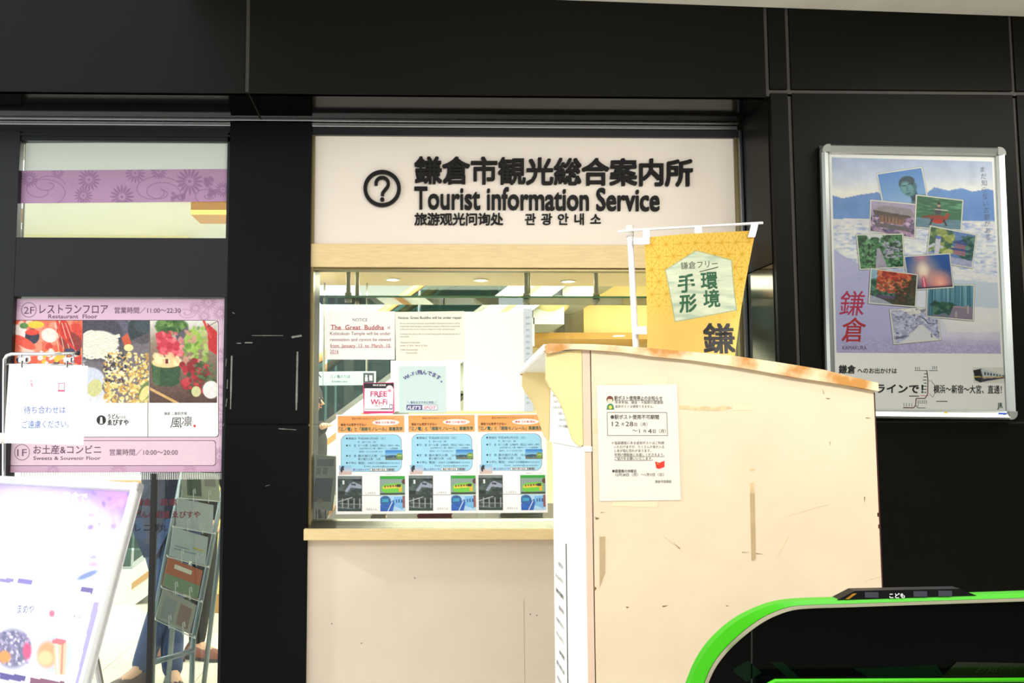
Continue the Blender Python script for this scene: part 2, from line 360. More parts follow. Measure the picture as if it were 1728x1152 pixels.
# sign wall and timber
X0, X1, _, _ = R(530, 300, 1244, 412, YW)
PLY = mat('pale_ply_laminate', (232, 206, 152), .45, var=.10, vscale=14, stretch=(1, 1, 9))
z412 = P(700, 413, YW).z; z452 = P(700, 452, YW).z; z875 = P(700, 877, YW).z; z893 = P(700, 891, YW-.05).z; z912 = P(700, 911, YW-.08).z
SIGNM = mat('ivory_sign_panel', (238, 228, 216), .42, var=.03, vscale=2)
XWR = P(1249, 400, YW).x
tb = struct(box('trim_5', PLY, px1-.004, XWR, YW-.02, YW+.06, z452, z412, bev=.002))
ts = struct(box('trim_6', PLY, px1-.012, XWR, YW-.08, YW+.08, z912, z893, bev=.002))
BEI = mat('beige_wall_board', (228, 214, 194), .5, var=.045, vscale=3, bump=.05)
wl = struct(box('wall_lower', BEI, px1-.01, XWR, YW-.02, YW+.08, 0, z912-.001))
xs = P(884, 1000, YW-.02).x; box('seam', mat('board_seam', (196, 178, 142), .7), xs-.0012, xs+.0012, YW-.0206, YW-.0195, 0, P(884, 1010, YW).z, wl)
sp = MB()
for x, y in ((895, 1036), (906, 1038), (560, 1052), (700, 975), (610, 1085)): p = P(x, y, YW-.0204); sp.disc(p, (0, 1, 0), .0032, .0008, 8)
sp.build('screw_mark', SCR, wl)
# window of the information office
w1 = struct(bpy.data.objects.new('window_1', None)); C.objects.link(w1)
GOLD = mat('aged_brass_trim', (120, 108, 74), .3, metal=.8)
fm = MB(); fm.box(px1-.004, px1+.012, YW-.015, YW+.05, z893, Z_SOF-.05); fm.box(XWR-.02, XWR, YW-.015, YW+.05, z893, Z_SOF-.05); fm.box(px1, XWR, YW, YW+.05, z452-.012, z452); fm.build('window_frame', GOLD, w1)
sl = MB(); sl.prism([(px1, YW-.05, z893), (px1, YW+.06, z893), (px1, YW+.06, z875), (px1, YW+.04, z875)], (XWR-px1, 0, 0)); fix(sl.build('window_sill', mat('steel_sill', (150, 146, 128), .22, metal=.9), w1))
box('pane', GLS, px1+.012, XWR-.02, YW+.022, YW+.028, z875, z452-.012, w1)
# entrance door at the left
d1 = struct(bpy.data.objects.new('door_1', None)); C.objects.link(d1)
dl = P(24, 650, YW).x; dr = px0
zt0, zt1 = P(200, 502, YW).z, P(200, 403, YW).z; zh = P(200, 240, YW).z
f = MB(); f.box(P(2, 600, YW).x-.10, dl-.004, YW-.03, YW+.05, 0, Z_SOF-.06, .002); f.build('door_frame', FRM, d1)
f = MB(); f.box(dl-.004, dr+.01, YW-.03, YW+.05, zt0, zt1, .003); f.build('transom_bar', FRM, d1)
f = MB(); f.box(dl-.004, dr+.01, YW-.02, YW+.04, zh, Z_SOF-.045); f.box(dl-.02, dr+.01, YW-.028, YW-.02, zh+.02, zh+.03); f.build('head_frame', FRM, d1)
f = MB(); f.box(dr-.014, dr+.01, YW-.02, YW+.05, 0, Z_SOF-.06); f.build('door_jamb', FRM, d1)
dxm = P(256, 960, YW).x; zd = P(200, 798, YW).z
f = MB(); f.box(dxm-.014, dxm+.010, YW+.0, YW+.035, 0, zd-.002, .002); f.build('door_stile', mat('black_rubber_edge', (10, 10, 11), .5), d1)
box('pane', GLS, dl, dr, YW+.008, YW+.014, zt1, zh, d1); box('pane', GLS, dl, dxm-.014, YW+.012, YW+.018, 0, zt0+.01, d1); box('pane', GLS, dxm+.010, dr, YW+.012, YW+.018, 0, zt0, d1)
# left continuation of the facade: another door bay
f = MB(); f.box(-4.3, P(0, 600, YW).x-.18, YW-.03, YW+.05, zt0, zt1, .003); f.build('transom_bar', FRM, d1)
# canopy
zc0, zc1 = P(860, -3, YF).z, P(1728, 28, YF).z; xc0, xc1 = P(860, -3, YF).x, P(1728, 28, YF).x
k = (zc1-zc0)/(xc1-xc0); CE = lambda x: zc0+k*(x-xc0)
c = MB(); x0, x1 = -.95, 7.; c.v = [Vector((x0, YF-.001, CE(x0))), Vector((x1, YF-.001, CE(x1))), Vector((x1, -7, CE(x1))), Vector((x0, -7, CE(x0)))]
c.v += [v+Vector((0, 0, .12)) for v in c.v]; c.f = [(0, 1, 2, 3), (4, 7, 6, 5), (0, 4, 5, 1), (1, 5, 6, 2), (2, 6, 7, 3), (3, 7, 4, 0)]
ce = struct(fix(c.build('ceiling', mat('ceiling_board', (244, 240, 226), .55, var=.07, vscale=4))))
for j in range(22):
    yy = YF-.2-j*.45; xm0, xm1 = x0, x1
    m_ = MB(); m_.v = [Vector((x0, yy, CE(x0)-.0005)), Vector((x1, yy, CE(x1)-.0005)), Vector((x1, yy-.006, CE(x1)-.0005)), Vector((x0, yy-.006, CE(x0)-.0005))]; m_.f = [(0, 1, 2, 3)]; m_.build('board_joint', JNT, ce)
DK = mat('dim_concourse_wall', (70, 68, 62), .7, var=.1)
struct(box('wall_right', DK, 5.2, 5.3, -7, YF, 0, 4)); struct(box('wall_back', DK, -.3, 5.2, -7.1, -7, 0, 4))
# ------------------------------------------------------------------ hall and office behind the glass
BG = mat('warm_interior_wall', (246, 226, 168), .6, var=.03); BW = mat('white_interior', (244, 242, 234), .6, var=.02)
XL = px0+.05
struct(box('wall_partition', BW, px0+.14, px0+.2, YW+.4, 5.2, 0, 3.2))
SFM = mat('office_soffit', (206, 184, 150), .45, var=.04)
os_ = MB(); os_.box(px1-.1, 2.3, YW+.06, 5.42, 2.30, 2.52); struct(os_.build('ceiling_office', SFM))
hc = MB(); hc.box(-5, px0+.2, YW+.06, 8.2, 3.05, 3.2); hc.box(px0+.2, 5, 7.6, 12.5, 3.1, 3.25); struct(hc.build('ceiling_hall', BW))
struct(box('wall_office_right', BG, 2.3, 2.4, YW+.06, 9.5, 0, 3.1))
ya = 8.2; xa, xb, zb, zt = R(892, 505, 1330, 562, ya)
struct(box('wall_bulkhead', BG, P(985, 540, ya).x, 2.3, ya, 9.4, zb, 3.1))
BRN = mat('orange_brown_soffit', (206, 160, 92), .5, var=.05)
struct(box('trim_7', BRN, P(885, 575, ya).x, 2.3, ya-.05, 9.3, zb-.06, zb))
struct(box('wall_far', BW, P(885, 600, 9.5).x, 2.3, 9.4, 9.5, 0, zb-.05))
struct(box('trim_8', mat('yellow_low_wall', (240, 214, 130), .5), P(330, 950, 7).x, P(420, 950, 7).x, 7.0, 7.1, .14, 1.0)); struct(box('baseboard_hall', mat('wood_base', (170, 126, 70), .5), P(330, 950, 7).x, P(420, 950, 7).x, 6.98, 7.12, 0, .14))
# beams seen through the transom
struct(box('trim_9', mat('amber_beam', (214, 150, 44), .5), P(322, 350, 6.2).x, px0+.14, 6.2, 6.5, P(350, 362, 6.2).z, 3.05)); 
struct(box('trim_10', mat('cream_beam', (246, 236, 190), .5), -5, -1.9, 7.6, 7.8, 2.75, 3.05))
# ================================================================== information sign with raised letters
INK = mat('black_raised_letter', (8, 8, 7), .5, spec=.2)
def raised(parent, body, x, y, h, Y, depth=.018, w=None, bold=.0, pitch=None, m=INK, slope=0., res=3, name='letter', yoff=0):
    """each character its own raised letter, laid on the plane Y from photo marks"""
    if pitch is None:
        v, _ = glyphs(body, bold, res); full = v[:, 0].max()-v[:, 0].min(); x00 = v[:, 0].min(); k = h if w is None else w/full
        pos = []
        for i, ch in enumerate(body):
            if ch == ' ': pos.append(None); continue
            a, _ = glyphs(body[:i+1], bold, res); c, _ = glyphs(ch, bold, res); pos.append(((a[:, 0].max()-c[:, 0].max())-x00)*k)
    else: k = pitch*.97 if w is None else w; pos = [i*pitch for i in range(len(body))]
    for ch, xo in zip(body, pos):
        if ch == ' ' or xo is None: continue
        v, f = glyphs(ch, bold, res); kk = k if pitch is None else h
        bx = x+xo; by = y+slope*(bx-x)
        pts = [P(bx+a*kk, by-(b-.38)*h, Y) for a, b, _ in v]; mb = MB(); n = len(pts)
        mb.v = [p+Vector((0, -depth+.0004*l_, 0)) for p, l_ in zip(pts, v[:, 2])]+pts; mb.f = [tuple(q) for q in f]+[tuple(n+i for i in q[::-1]) for q in f]
        cnt = {}
        for q in f:
            for i in range(len(q)): e = (q[i], q[(i+1) % len(q)]); cnt[e] = 1
        for (a, b) in list(cnt):
            if (b, a) not in cnt: mb.f.append((b, a, n+a, n+b))
        mb.build(name, m, parent)
root = thing('information_sign', 'wide ivory board with raised black lettering for the tourist information service', 'sign', (0, YW, z412))
box('board', SIGNM, px1+.004, XWR-.02, YW, YW+.03, z412+.001, P(880, 234, YW).z+.03, root, .0)
raised(root, '鎌倉市観光総合案内所', 699, 288, 47.5, YW, pitch=46.9, bold=.026, slope=.010)
raised(root, 'Tourist information Service', 699, 332.5, 53, YW, w=413, bold=.022, slope=.008, depth=.014)
raised(root, '旅游观光问询处', 699, 370, 22, YW, pitch=21.4, bold=.022, depth=.01)
raised(root, '관광안내소', 885, 370, 21, YW, pitch=27.5, bold=.016, depth=.01)
c = P(645, 319, YW); rr = 32/FPX*YW*1.0
m_ = MB(); n = 48
for r_, dy in ((rr, 0), (rr, -.018), (rr-.0165, -.018), (rr-.0165, 0)): m_.v += [c+Vector((r_*math.cos(2*math.pi*i/n), dy, r_*math.sin(2*math.pi*i/n))) for i in range(n)]
for a in range(3): m_.f += [(a*n+i, a*n+(i+1) % n, (a+1)*n+(i+1) % n, (a+1)*n+i) for i in range(n)]
m_.build('ring', INK, root)
arc = [(645+10.5*math.cos(math.radians(a)), 311-10.5*math.sin(math.radians(a))) for a in range(195, -50, -15)]+[(649, 322.5), (646, 326.5), (645.3, 331)]
L2, R2 = [], []
for i, (x, y) in enumerate(arc):
    xa, ya = arc[max(i-1, 0)]; xb, yb = arc[min(i+1, len(arc)-1)]; d = math.hypot(xb-xa, yb-ya); nx, ny = -(yb-ya)/d*2.7, (xb-xa)/d*2.7; L2.append((x+nx, y+ny)); R2.append((x-nx, y-ny))
mq = MB(); N_ = len(arc)
for dy in (-.016, 0): mq.v += [P(x, y, YW)+Vector((0, dy, 0)) for x, y in L2+R2]
for i in range(N_-1): mq.f += [(i, i+1, N_+i+1, N_+i), (2*N_+i, 2*N_+N_+i, 2*N_+N_+i+1, 2*N_+i+1), (i, 2*N_+i, 2*N_+i+1, i+1), (N_+i, N_+i+1, 3*N_+i+1, 3*N_+i)]
mq.f += [(0, N_, 3*N_, 2*N_), (N_-1, 3*N_-1, 4*N_-1, 2*N_-1)]
mq.disc(P(645.2, 337.3, YW), (0, -1, 0), 3.6*.00267, .016, 16); mq.build('question_mark', INK, root)
# ================================================================== framed tourism poster on the right wall
SILV = mat('anodised_poster_frame', (176, 182, 178), .3, metal=.75, var=.03)
pq = [(1394, 257), (1679, 265), (1702, 693), (1411, 693)]
oq = [(1380, 243), (1690, 252), (1715, 706), (1401, 706)]
YPO = YF-.03
SO = Sheet(oq, YPO); ps = Sheet(pq, YPO+.006)
root = thing('framed_poster', 'silver framed travel poster of beach and holiday snapshots hung on the black wall', 'poster', SO.O+SO.V+SO.U/2)
SO.slab('backing', FRM, .012, root, off=-.010)
PAPER = mat('poster_paper', (248, 248, 244), .5)
ps.slab('paper', PAPER, .001, root)
cs = [SO.O, SO.O+SO.U, SO.O+SO.U+SO.V, SO.O+SO.V]; un = SO.U/np.linalg.norm(SO.U); vn = SO.V/np.linalg.norm(SO.V); fw = .034
for i, (a, b, inn) in enumerate(((cs[0], cs[1], vn), (cs[1], cs[2], -un), (cs[3], cs[2], -vn), (cs[0], cs[3], un))):
    d = (b-a)/np.linalg.norm(b-a); A = a+d*.03; B = b-d*.03; N = SO.n; m_ = MB()
    prof = [(0, -.008), (0, .008), (.008, .02), (fw-.008, .012), (fw, .004), (fw, -.008)]
    m_.v = [Vector(A+inn*x+N*y) for x, y in prof]+[Vector(B+inn*x+N*y) for x, y in prof]; k = len(prof)
    m_.f = [tuple(range(k)), tuple(range(2*k-1, k-1, -1))]+[(j, (j+1) % k, k+(j+1) % k, k+j) for j in range(k)]
    fix(m_.build('frame_rail', SILV, root))
CAP = mat('grey_frame_corner', (120, 124, 118), .4)
for a, d1_, d2_ in ((cs[0], un, vn), (cs[1], -un, vn), (cs[2], -un, -vn), (cs[3], un, -vn)):
    m_ = MB(); pts = [a+d1_*.034, a+d1_*.034+d2_*.034, a+d2_*.034]
    for k in range(6, -1, -1): t = k/6*math.pi/2; pts.append(a+d1_*(.026-.026*math.sin(t))+d2_*(.026-.026*math.cos(t)))
    pts = pts[:2]+[pts[2]]+pts[3:]
    m_.prism([Vector(p-SO.n*.008) for p in pts], SO.n*.027); fix(m_.build('frame_corner', CAP, root))
def bgp(im):
    im.grad([(264, (150, 165, 200)), (300, (186, 196, 214)), (325, (226, 222, 216)), (366, (226, 208, 202)), (372, (206, 204, 210)), (420, (214, 218, 224)), (470, (206, 210, 226)), (540, (216, 216, 224)), (600, (190, 182, 214))])
    pts = [(1395, 326), (1420, 334), (1450, 328), (1480, 324), (1500, 335), (1560, 330), (1575, 316), (1600, 322), (1622, 318), (1640, 324), (1665, 320), (1690, 326), (1690, 374), (1395, 368)]
    im.poly(pts, (92, 132, 190)); im.noise(14, 10, 3)
    sea = np.clip((im.Y-370)/8, 0, 1)*np.clip((500-im.Y)/30, 0, 1)
    im.noise(10, 0, 5, (120, 146, 200), .5, 3, 3.2, .8, sea); im.noise(7, 0, 8, (240, 234, 220), .5, 3, 2.5, .8, sea)
    im.poly([(1402, 420), (1440, 440), (1490, 470), (1540, 520), (1560, 600), (1410, 600)], (168, 166, 208), .85)
    im.poly([(1560, 440), (1690, 470), (1690, 560), (1600, 560)], (226, 222, 220), .7)
    im.poly([(1600, 470), (1690, 478), (1690, 520), (1610, 516)], (168, 190, 214), .6)
    g2 = np.clip((im.Y-562-(im.X-1400)*.03)/12, 0, 1); im.mix(g2, (160, 150, 190), .8); im.noise(2.6, 0, 15, (206, 200, 224), .5, 5, 1.6, .6, g2)
    im.mix(np.clip((1640-im.X)/200, 0, 1)*np.clip((im.Y-480)/60, 0, 1), (150, 150, 196), .35); im.a = im.a*1.08+4
ps.picture('beach_print', [(1401, 264), (1672, 274), (1690, 596), (1413, 596)], 190, 230, bgp, root, .0006, coat=.25)
GR = [(30, 78, 50), (60, 120, 74), (90, 150, 100), (22, 54, 42), (130, 176, 140)]
def buddha(im):
    im.grad([(0, (76, 134, 206)), (1, (148, 182, 224))])
    T, D, L_ = (58, 112, 124), (30, 66, 84), (96, 152, 160)
    im.ell(.86, 1.02, .26, .3, L_, .2); im.poly([(.60, 1.02), (.72, .78), (.9, .75), (1.02, .8), (1.02, 1.02)], T)
    im.poly([(.62, .6), (.78, .56), (.84, .86), (.66, .9)], D); im.ell(.62, .48, .17, .27, T, -.25); im.ell(.62, .33, .18, .16, D, -.2)
    im.ell(.60, .52, .135, .21, L_, -.25, .3); im.line([(.5, .42), (.58, .43)], .03, D); im.line([(.64, .41), (.73, .38)], .03, D); im.line([(.61, .45), (.60, .58)], .03, T)
    im.line([(.57, .66), (.65, .65)], .035, D); im.ell(.79, .5, .03, .11, T, .1); im.ell(.45, .38, .02, .04, D, 0, .5)
def temple(im):
    im.fill((170, 160, 190)); im.blobs(160, 0, .45, 1, 1, .03, .08, [(176, 140, 176), (120, 100, 140), (206, 176, 206), (90, 84, 116)], 3)
    im.poly([(.05, .3), (.28, .12), (.9, .14), (1, .34), (.92, .42), (.1, .42)], (150, 142, 150)); im.poly([(.04, .3), (.92, .36), (.9, .43), (.1, .46)], (84, 72, 70))
    im.rect(.2, .44, .8, .58, (120, 92, 80)); im.rect(.22, .5, .76, .66, (150, 112, 92)); im.poly([(.12, .7), (.84, .7), (.94, .84), (.1, .82)], (104, 98, 104)); im.noise(.06, 14, 2)
    for k in range(7): im.rect(.24+k*.08, .46, .255+k*.08, .64, (70, 54, 50))
def rider(im):
    im.fill((56, 116, 84)); im.noise(.3, 0, 4, (120, 178, 140), .5, 3, 6, .8); im.noise(.2, 0, 7, (24, 70, 50), .5, 3, 5, .8)
    im.rect(0, .68, 1, 1, (110, 140, 170), .8); im.noise(.3, 12, 6, yscale=5)
    im.ell(.47, .66, .2, .1, (150, 60, 50)); im.poly([(.6, .6), (.66, .45), (.73, .5), (.68, .7)], (160, 70, 56)); im.ell(.47, .77, .12, .07, (190, 50, 44))
    im.line([(.35, .7), (.3, .9)], .04, (50, 40, 44)); im.line([(.6, .72), (.66, .88)], .04, (50, 40, 44)); im.line([(.3, .6), (.15, .66)], .06, (130, 54, 48))
    im.ell(.46, .42, .08, .14, (60, 66, 78)); im.ell(.47, .24, .04, .06, (180, 150, 130)); im.poly([(.42, .22), (.47, .1), (.53, .22)], (40, 40, 40)); im.line([(.4, .38), (.66, .38)], .035, (200, 190, 180))
def pagoda(im):
    im.fill((96, 130, 190)); im.blobs(120, 0, 0, .5, .7, .04, .1, [(150, 166, 90), (190, 196, 120), (100, 130, 80), (60, 100, 80)], 5)
    im.blobs(60, .75, .1, 1, .8, .04, .09, [(60, 100, 96), (40, 84, 80), (100, 140, 130)], 6); im.poly([(0, .75), (1, .8), (1, 1), (0, 1)], (170, 176, 210))
    im.poly([(.52, .3), (.68, .22), (.84, .32), (.84, .36), (.52, .36)], (66, 84, 140)); im.rect(.58, .36, .8, .5, (150, 110, 130)); im.poly([(.5, .5), (.86, .5), (.9, .56), (.46, .56)], (66, 84, 140)); im.rect(.56, .56, .82, .7, (160, 120, 130))
    im.poly([(.14, .3), (.19, .2), (.24, .3), (.24, .8), (.14, .8)], (214, 210, 224)); im.ell(.19, .28, .06, .05, (90, 120, 190)); im.line([(0, .62), (.12, .5), (.3, .55)], .07, (200, 204, 222)); im.noise(.05, 16, 8)
def path(im):
    im.fill((56, 112, 72)); im.poly([(.2, 0), (.62, 0), (.5, .2), (.38, .26), (.26, .18)], (214, 222, 226))
    im.blobs(260, 0, .1, .42, 1, .02, .07, GR, 7); im.blobs(300, .5, .05, 1, 1, .02, .07, GR, 8); im.blobs(60, .55, .2, 1, .7, .02, .04, [(176, 170, 196), (150, 150, 180)], 9)
    im.poly([(.4, .4), (.47, .4), (.62, 1), (.34, 1)], (170, 166, 184)); im.noise(.05, 14, 5)
def snow(im):
    im.fill((176, 180, 212)); im.poly([(.2, 0), (.8, 0), (.6, .16), (.4, .18)], (236, 232, 226)); im.noise(.12, 34, 4); im.noise(.05, 0, 6, (88, 90, 124), .58, 6, 1, .8)
    im.noise(.04, 0, 12, (228, 226, 236), .56, 6, 1, .8); im.poly([(.58, .5), (.64, .5), (.95, 1), (.1, 1), (.3, .84)], (226, 226, 232)); im.line([(.68, .3), (.78, .48), (.9, .5)], .02, (50, 50, 70)); im.line([(.05, .86), (.25, .8)], .05, (110, 110, 140))
    im.rect(.8, .8, .82, .92, (60, 60, 80))
def bamboo(im):
    im.grad([(0, (120, 168, 186)), (.6, (90, 140, 160)), (1, (120, 118, 140))]); r_ = random.Random(3)
    for k in range(38): x = .1+.86*r_.random(); im.line([(x, 0), (x+.01, .62)], .008+.012*r_.random(), r_.choice([(56, 112, 134), (150, 196, 206), (70, 130, 150), (40, 90, 110)]), .8)
    im.rect(.05, 0, .13, 1, (44, 96, 122)); im.rect(.07, 0, .09, 1, (90, 150, 170)); im.blobs(30, .15, .55, .6, .85, .05, .1, [(50, 96, 80), (80, 128, 100), (36, 74, 66)], 4)
    im.line([(.2, .9), (.65, .72)], .06, (40, 80, 80)); im.poly([(.6, .62), (1, .62), (1, 1), (.5, 1)], (140, 128, 150)); im.line([(.62, .64), (.9, .66)], .03, (180, 160, 150)); im.line([(.9, .6), (.9, .82)], .03, (190, 180, 180)); im.line([(.66, .8), (.66, .95)], .04, (180, 176, 170))
def firew(im):
    im.grad([(0, (40, 92, 168)), (.7, (44, 82, 150)), (1, (40, 50, 96))]); im.ell(.36, .02, .14, .14, (200, 120, 150), 0, 1.6, .9)
    im.ell(.38, .5, .24, .36, (240, 190, 170), 0, 1.7); im.ell(.37, .42, .1, .18, (255, 240, 220), 0, 1.4); im.ell(.36, .86, .05, .2, (230, 60, 90), 0, 1.2); im.line([(.355, .68), (.36, .98)], .02, (255, 220, 230))
    im.ell(.72, .84, .24, .3, (236, 150, 140), 0, 1.2)
    for k in range(26): a = math.pi*(1.02+.96*k/25); im.line([(.72, .9), (.72+.26*math.cos(a), .9+.42*math.sin(a))], .008, (255, 204, 180), .6)
    im.rect(0, .95, 1, 1, (46, 40, 70), .8)
def maple(im):
    im.fill((70, 74, 60)); im.rect(0, 0, .35, .3, (150, 190, 214)); im.blobs(120, 0, .3, .5, .75, .03, .08, [(60, 110, 90), (40, 84, 70), (90, 140, 120)], 2)
    im.blobs(330, .15, 0, .85, .35, .02, .06, [(206, 92, 62), (190, 60, 46), (224, 130, 84), (150, 50, 40)], 4); im.blobs(200, .15, .3, .8, .62, .02, .05, [(206, 92, 62), (176, 70, 50), (90, 90, 60), (226, 140, 100)], 5)
    im.blobs(120, .5, .2, 1, 1, .02, .05, [(60, 70, 46), (100, 60, 44), (40, 50, 40)], 6, .7); im.poly([(.1, .74), (.55, .74), (.5, .84), (.2, .82)], (100, 80, 120)); im.poly([(0, .76), (.3, .88), (.5, 1), (0, 1)], (170, 176, 196)); im.noise(.05, 18, 9)
k = 0
for nm, qd, fn in (('snapshot', [(1477, 292), (1555, 281), (1568, 345), (1490, 355)], buddha), ('snapshot', [(1467, 336), (1546, 344), (1545, 404), (1466, 391)], temple), ('snapshot', [(1544, 328), (1625, 338), (1622, 390), (1542, 385)], rider),
                   ('snapshot', [(1568, 380), (1648, 396), (1641, 454), (1562, 440)], pagoda), ('snapshot', [(1443, 395), (1524, 394), (1527, 452), (1450, 456)], path), ('snapshot', [(1501, 522), (1583, 517), (1590, 574), (1509, 582)], snow),
                   ('snapshot', [(1564, 480), (1645, 480), (1644, 542), (1563, 535)], bamboo), ('snapshot', [(1524, 432), (1603, 427), (1610, 486), (1533, 491)], firew), ('snapshot', [(1468, 452), (1549, 463), (1546, 519), (1465, 513)], maple)):
    k += 1; o0 = .0008+k*.0005
    c0 = np.mean(np.array(qd), 0); gq = lambda s: [tuple(c0+(np.array(q)-c0)*s) for q in qd]
    def bp(im, fn=fn):
        im.fill((236, 234, 222)); b = (im.X < .0) ; fn2 = Img((im.X-.025)/.95, (im.Y-.03)/.94); fn(fn2); ins = (im.X > .025) & (im.X < .975) & (im.Y > .03) & (im.Y < .97); im.a = np.where(ins[..., None], fn2.a, im.a)
        e = (im.X < .008) | (im.X > .992) | (im.Y < .012) | (im.Y > .988); im.mix(e.astype(float), (96, 92, 92))
    ps.picture(nm, qd, 92, 72, bp, root, o0, px=False, coat=.25)
for i, ch in enumerate('まだ知らない古都がある。'): ps.text(ch, 1657+i*1.0-4.5, 287+i*11.4, 10.5, (84, 92, 120), bold=-.0)
ps.text('鎌', 1418, 512, 45, (184, 44, 84), w=42, bold=.006, shear=.12); ps.text('倉', 1422, 557, 44, (178, 34, 44), w=40, bold=.01, shear=.1); ps.text('KAMAKURA', 1423, 587, 9.5, (70, 50, 50), w=41)
K1 = (24, 22, 22)
ps.text('鎌倉', 1417, 624, 15, K1, w=29, bold=.035); ps.text('へのお出かけは', 1449, 626, 10, K1, w=67, bold=.025)
ps.text('湘南新宿ラインで！', 1403, 656, 17, K1, w=158, bold=.035); ps.text('横浜〜新宿〜大宮、直通！', 1578, 656, 15, K1, w=114, bold=.02)
LN = (110, 60, 76)
ps.line([(1546, 625), (1567, 625)], 1, LN); ps.line([(1570, 625), (1585, 625)], 1, (60, 60, 90)); ps.line([(1566.5, 625), (1568.5, 640), (1568.5, 664), (1564, 672), (1549, 672), (1548, 684), (1545, 688), (1527, 688)], 1.6, LN)
ps.line([(1569, 642), (1574, 642), (1581, 651), (1581, 662), (1577, 670), (1571, 664)], .7, LN); ps.line([(1549, 684), (1552, 688), (1565, 688)], 1, (60, 60, 90))
for i in range(7): ps.rect(1562-(i % 3), 630+i*5.2, 1566.5, 631.4+i*5.2, (70, 70, 80))
for i in range(5): ps.rect(1528+i*4.5+(6 if i > 3 else 0), 680, 1528.8+i*4.5+(6 if i > 3 else 0), 686, (90, 90, 100)); ps.rect(1552+i*3.4, 675, 1553+i*3.4, 681, (90, 90, 100))
for i in range(3): ps.rect(1547+i*3.2, 619, 1548+i*3.2, 623.5, (80, 80, 90)); ps.rect(1576+i*3.2, 617.5, 1577+i*3.2, 623, (80, 80, 90))
ps.rect(1537, 667.5, 1554, 669, (60, 60, 60)); ps.rect(1583, 676, 1602, 677.4, (60, 60, 60)); ps.rect(1556, 667, 1570, 668, (230, 120, 120))
def train(im):
    im.fill((226, 224, 216)); im.poly([(.02, .18), (.25, .08), (.6, .3), (1, .5), (1, .66), (.45, .86), (.2, .98), (.04, .8)], (58, 66, 70)); im.poly([(.24, .12), (.3, .1), (1, .5), (1, .62), (.3, .7)], (196, 206, 206))
    for k in range(7): x = .33+k*.09; im.poly([(x, .28+k*.035), (x+.05, .3+k*.035), (x+.05, .5+k*.012), (x, .5+k*.012)], (60, 80, 96))
    im.poly([(.26, .6), (1, .58), (1, .61), (.26, .66)], (226, 150, 40)); im.poly([(.03, .2), (.22, .12), (.23, .48), (.04, .5)], (24, 28, 34)); im.rect(.03, .58, .24, .64, (226, 190, 60)); im.poly([(.05, .7), (.24, .7), (.22, .92), (.07, .86)], (30, 34, 36))
ps.picture('train_print', [(1643, 619), (1700, 619), (1700, 645), (1645, 645)], 80, 40, train, root, .0008, px=False)
ps.text('JR', 1685, 682, 12, (20, 60, 40), w=9, bold=.03)
ps.flush(root)
SO.ell(1592+5, 699, 4.5, 4, ('round_sticker', (226, 190, 20)), .014); SO.rect(1684, 695, 1698, 704, ('blue_sticker', (40, 90, 200)), .0145); SO.text('上野', 1687, 699.5, 7, ('blue_sticker', (20, 30, 60)), w=9, off=.0155)
SO.flush(root)
# clear cover sheet
ps.slab('cover_sheet', glass('acrylic', (253, 254, 253)), .0008, root, off=.0085)
# ================================================================== restaurant floor guide hung on the door glass
YD = YW+.004
gs = Sheet([(12, 504), (380, 504), (374, 796), (3, 797)], YD)
root = thing('floor_guide_sign', 'pink floor guide sign with food photographs and opening hours on the door glass', 'sign', gs.O+gs.V+gs.U/2)
gs.slab('board', mat('pink_sign_board', (204, 166, 194), .4, var=.05, vscale=5), .004, root)
def flower(im, cx, cy, r, col, a=.8, n=16):
    for k in range(n): t = 2*math.pi*k/n; im.ell(cx+.62*r*math.cos(t), cy+.62*r*math.sin(t), .34*r, .085*r, col, t, .35, a)
    im.ell(cx, cy, .12*r, .12*r, col, 0, .4, a)
def swirl(im, cx, cy, r, col, w=1.2, a=.7, t0=0, turns=1.6, dirn=1):
    im.line([(cx+r*(1-.8*k/24)*math.cos(t0+dirn*turns*2*math.pi*k/24), cy+.6*r*(1-.8*k/24)*math.sin(t0+dirn*turns*2*math.pi*k/24)) for k in range(25)], w, col, a)
def gbg(im):
    im.grad([(500, (212, 176, 204)), (560, (222, 186, 208)), (760, (222, 190, 208)), (800, (196, 154, 182))]); c = (176, 134, 166)
    for x, y, r in ((330, 520, 12), (352, 510, 16), (345, 534, 12), (372, 528, 14), (22, 516, 14), (10, 560, 16), (372, 600, 14), (372, 660, 12), (372, 720, 16), (8, 700, 16), (370, 770, 16), (12, 770, 18), (200, 795, 16), (320, 796, 14), (90, 795, 13)): flower(im, x, y, r, c, .7)
    for x, y, r in ((315, 528, 16), (360, 560, 14), (374, 690, 18), (8, 640, 14)): swirl(im, x, y, r, c)
gs.picture('pattern_print', [(12, 504), (380, 504), (374, 796), (3, 797)], 260, 210, gbg, root, .0004)
GT = (96, 66, 92)
gs.ell(48, 523, 13, 12.8, GT, line=1); gs.text('2F', 39.5, 523, 17, GT, w=18)
gs.text('レストランフロア', 66, 521.5, 18, GT, w=116, bold=.012); gs.text('Restaurant  Floor', 81, 533.5, 10, GT, w=83, bold=.01); gs.text('営業時間／11:00〜22:30', 193, 523.5, 11.5, GT, w=112, bold=.008)
gs.rrect(23, 540, 369, 738, 5, (70, 50, 60), .0008); gs.rrect(24, 541, 368, 737, 5, (244, 242, 240), .001)
gs.rect(249, 680, 250, 737, (70, 50, 60), .0013); gs.rect(139, 541, 140, 680, (70, 50, 60), .0018); gs.rect(252, 541, 253, 680, (70, 50, 60), .0018)
gs.ell(171, 709, 8, 8, (24, 22, 22), .0013); gs.poly([(169.5, 704), (172.5, 704), (173.5, 715), (168.5, 715)], (244, 242, 240), .0016)
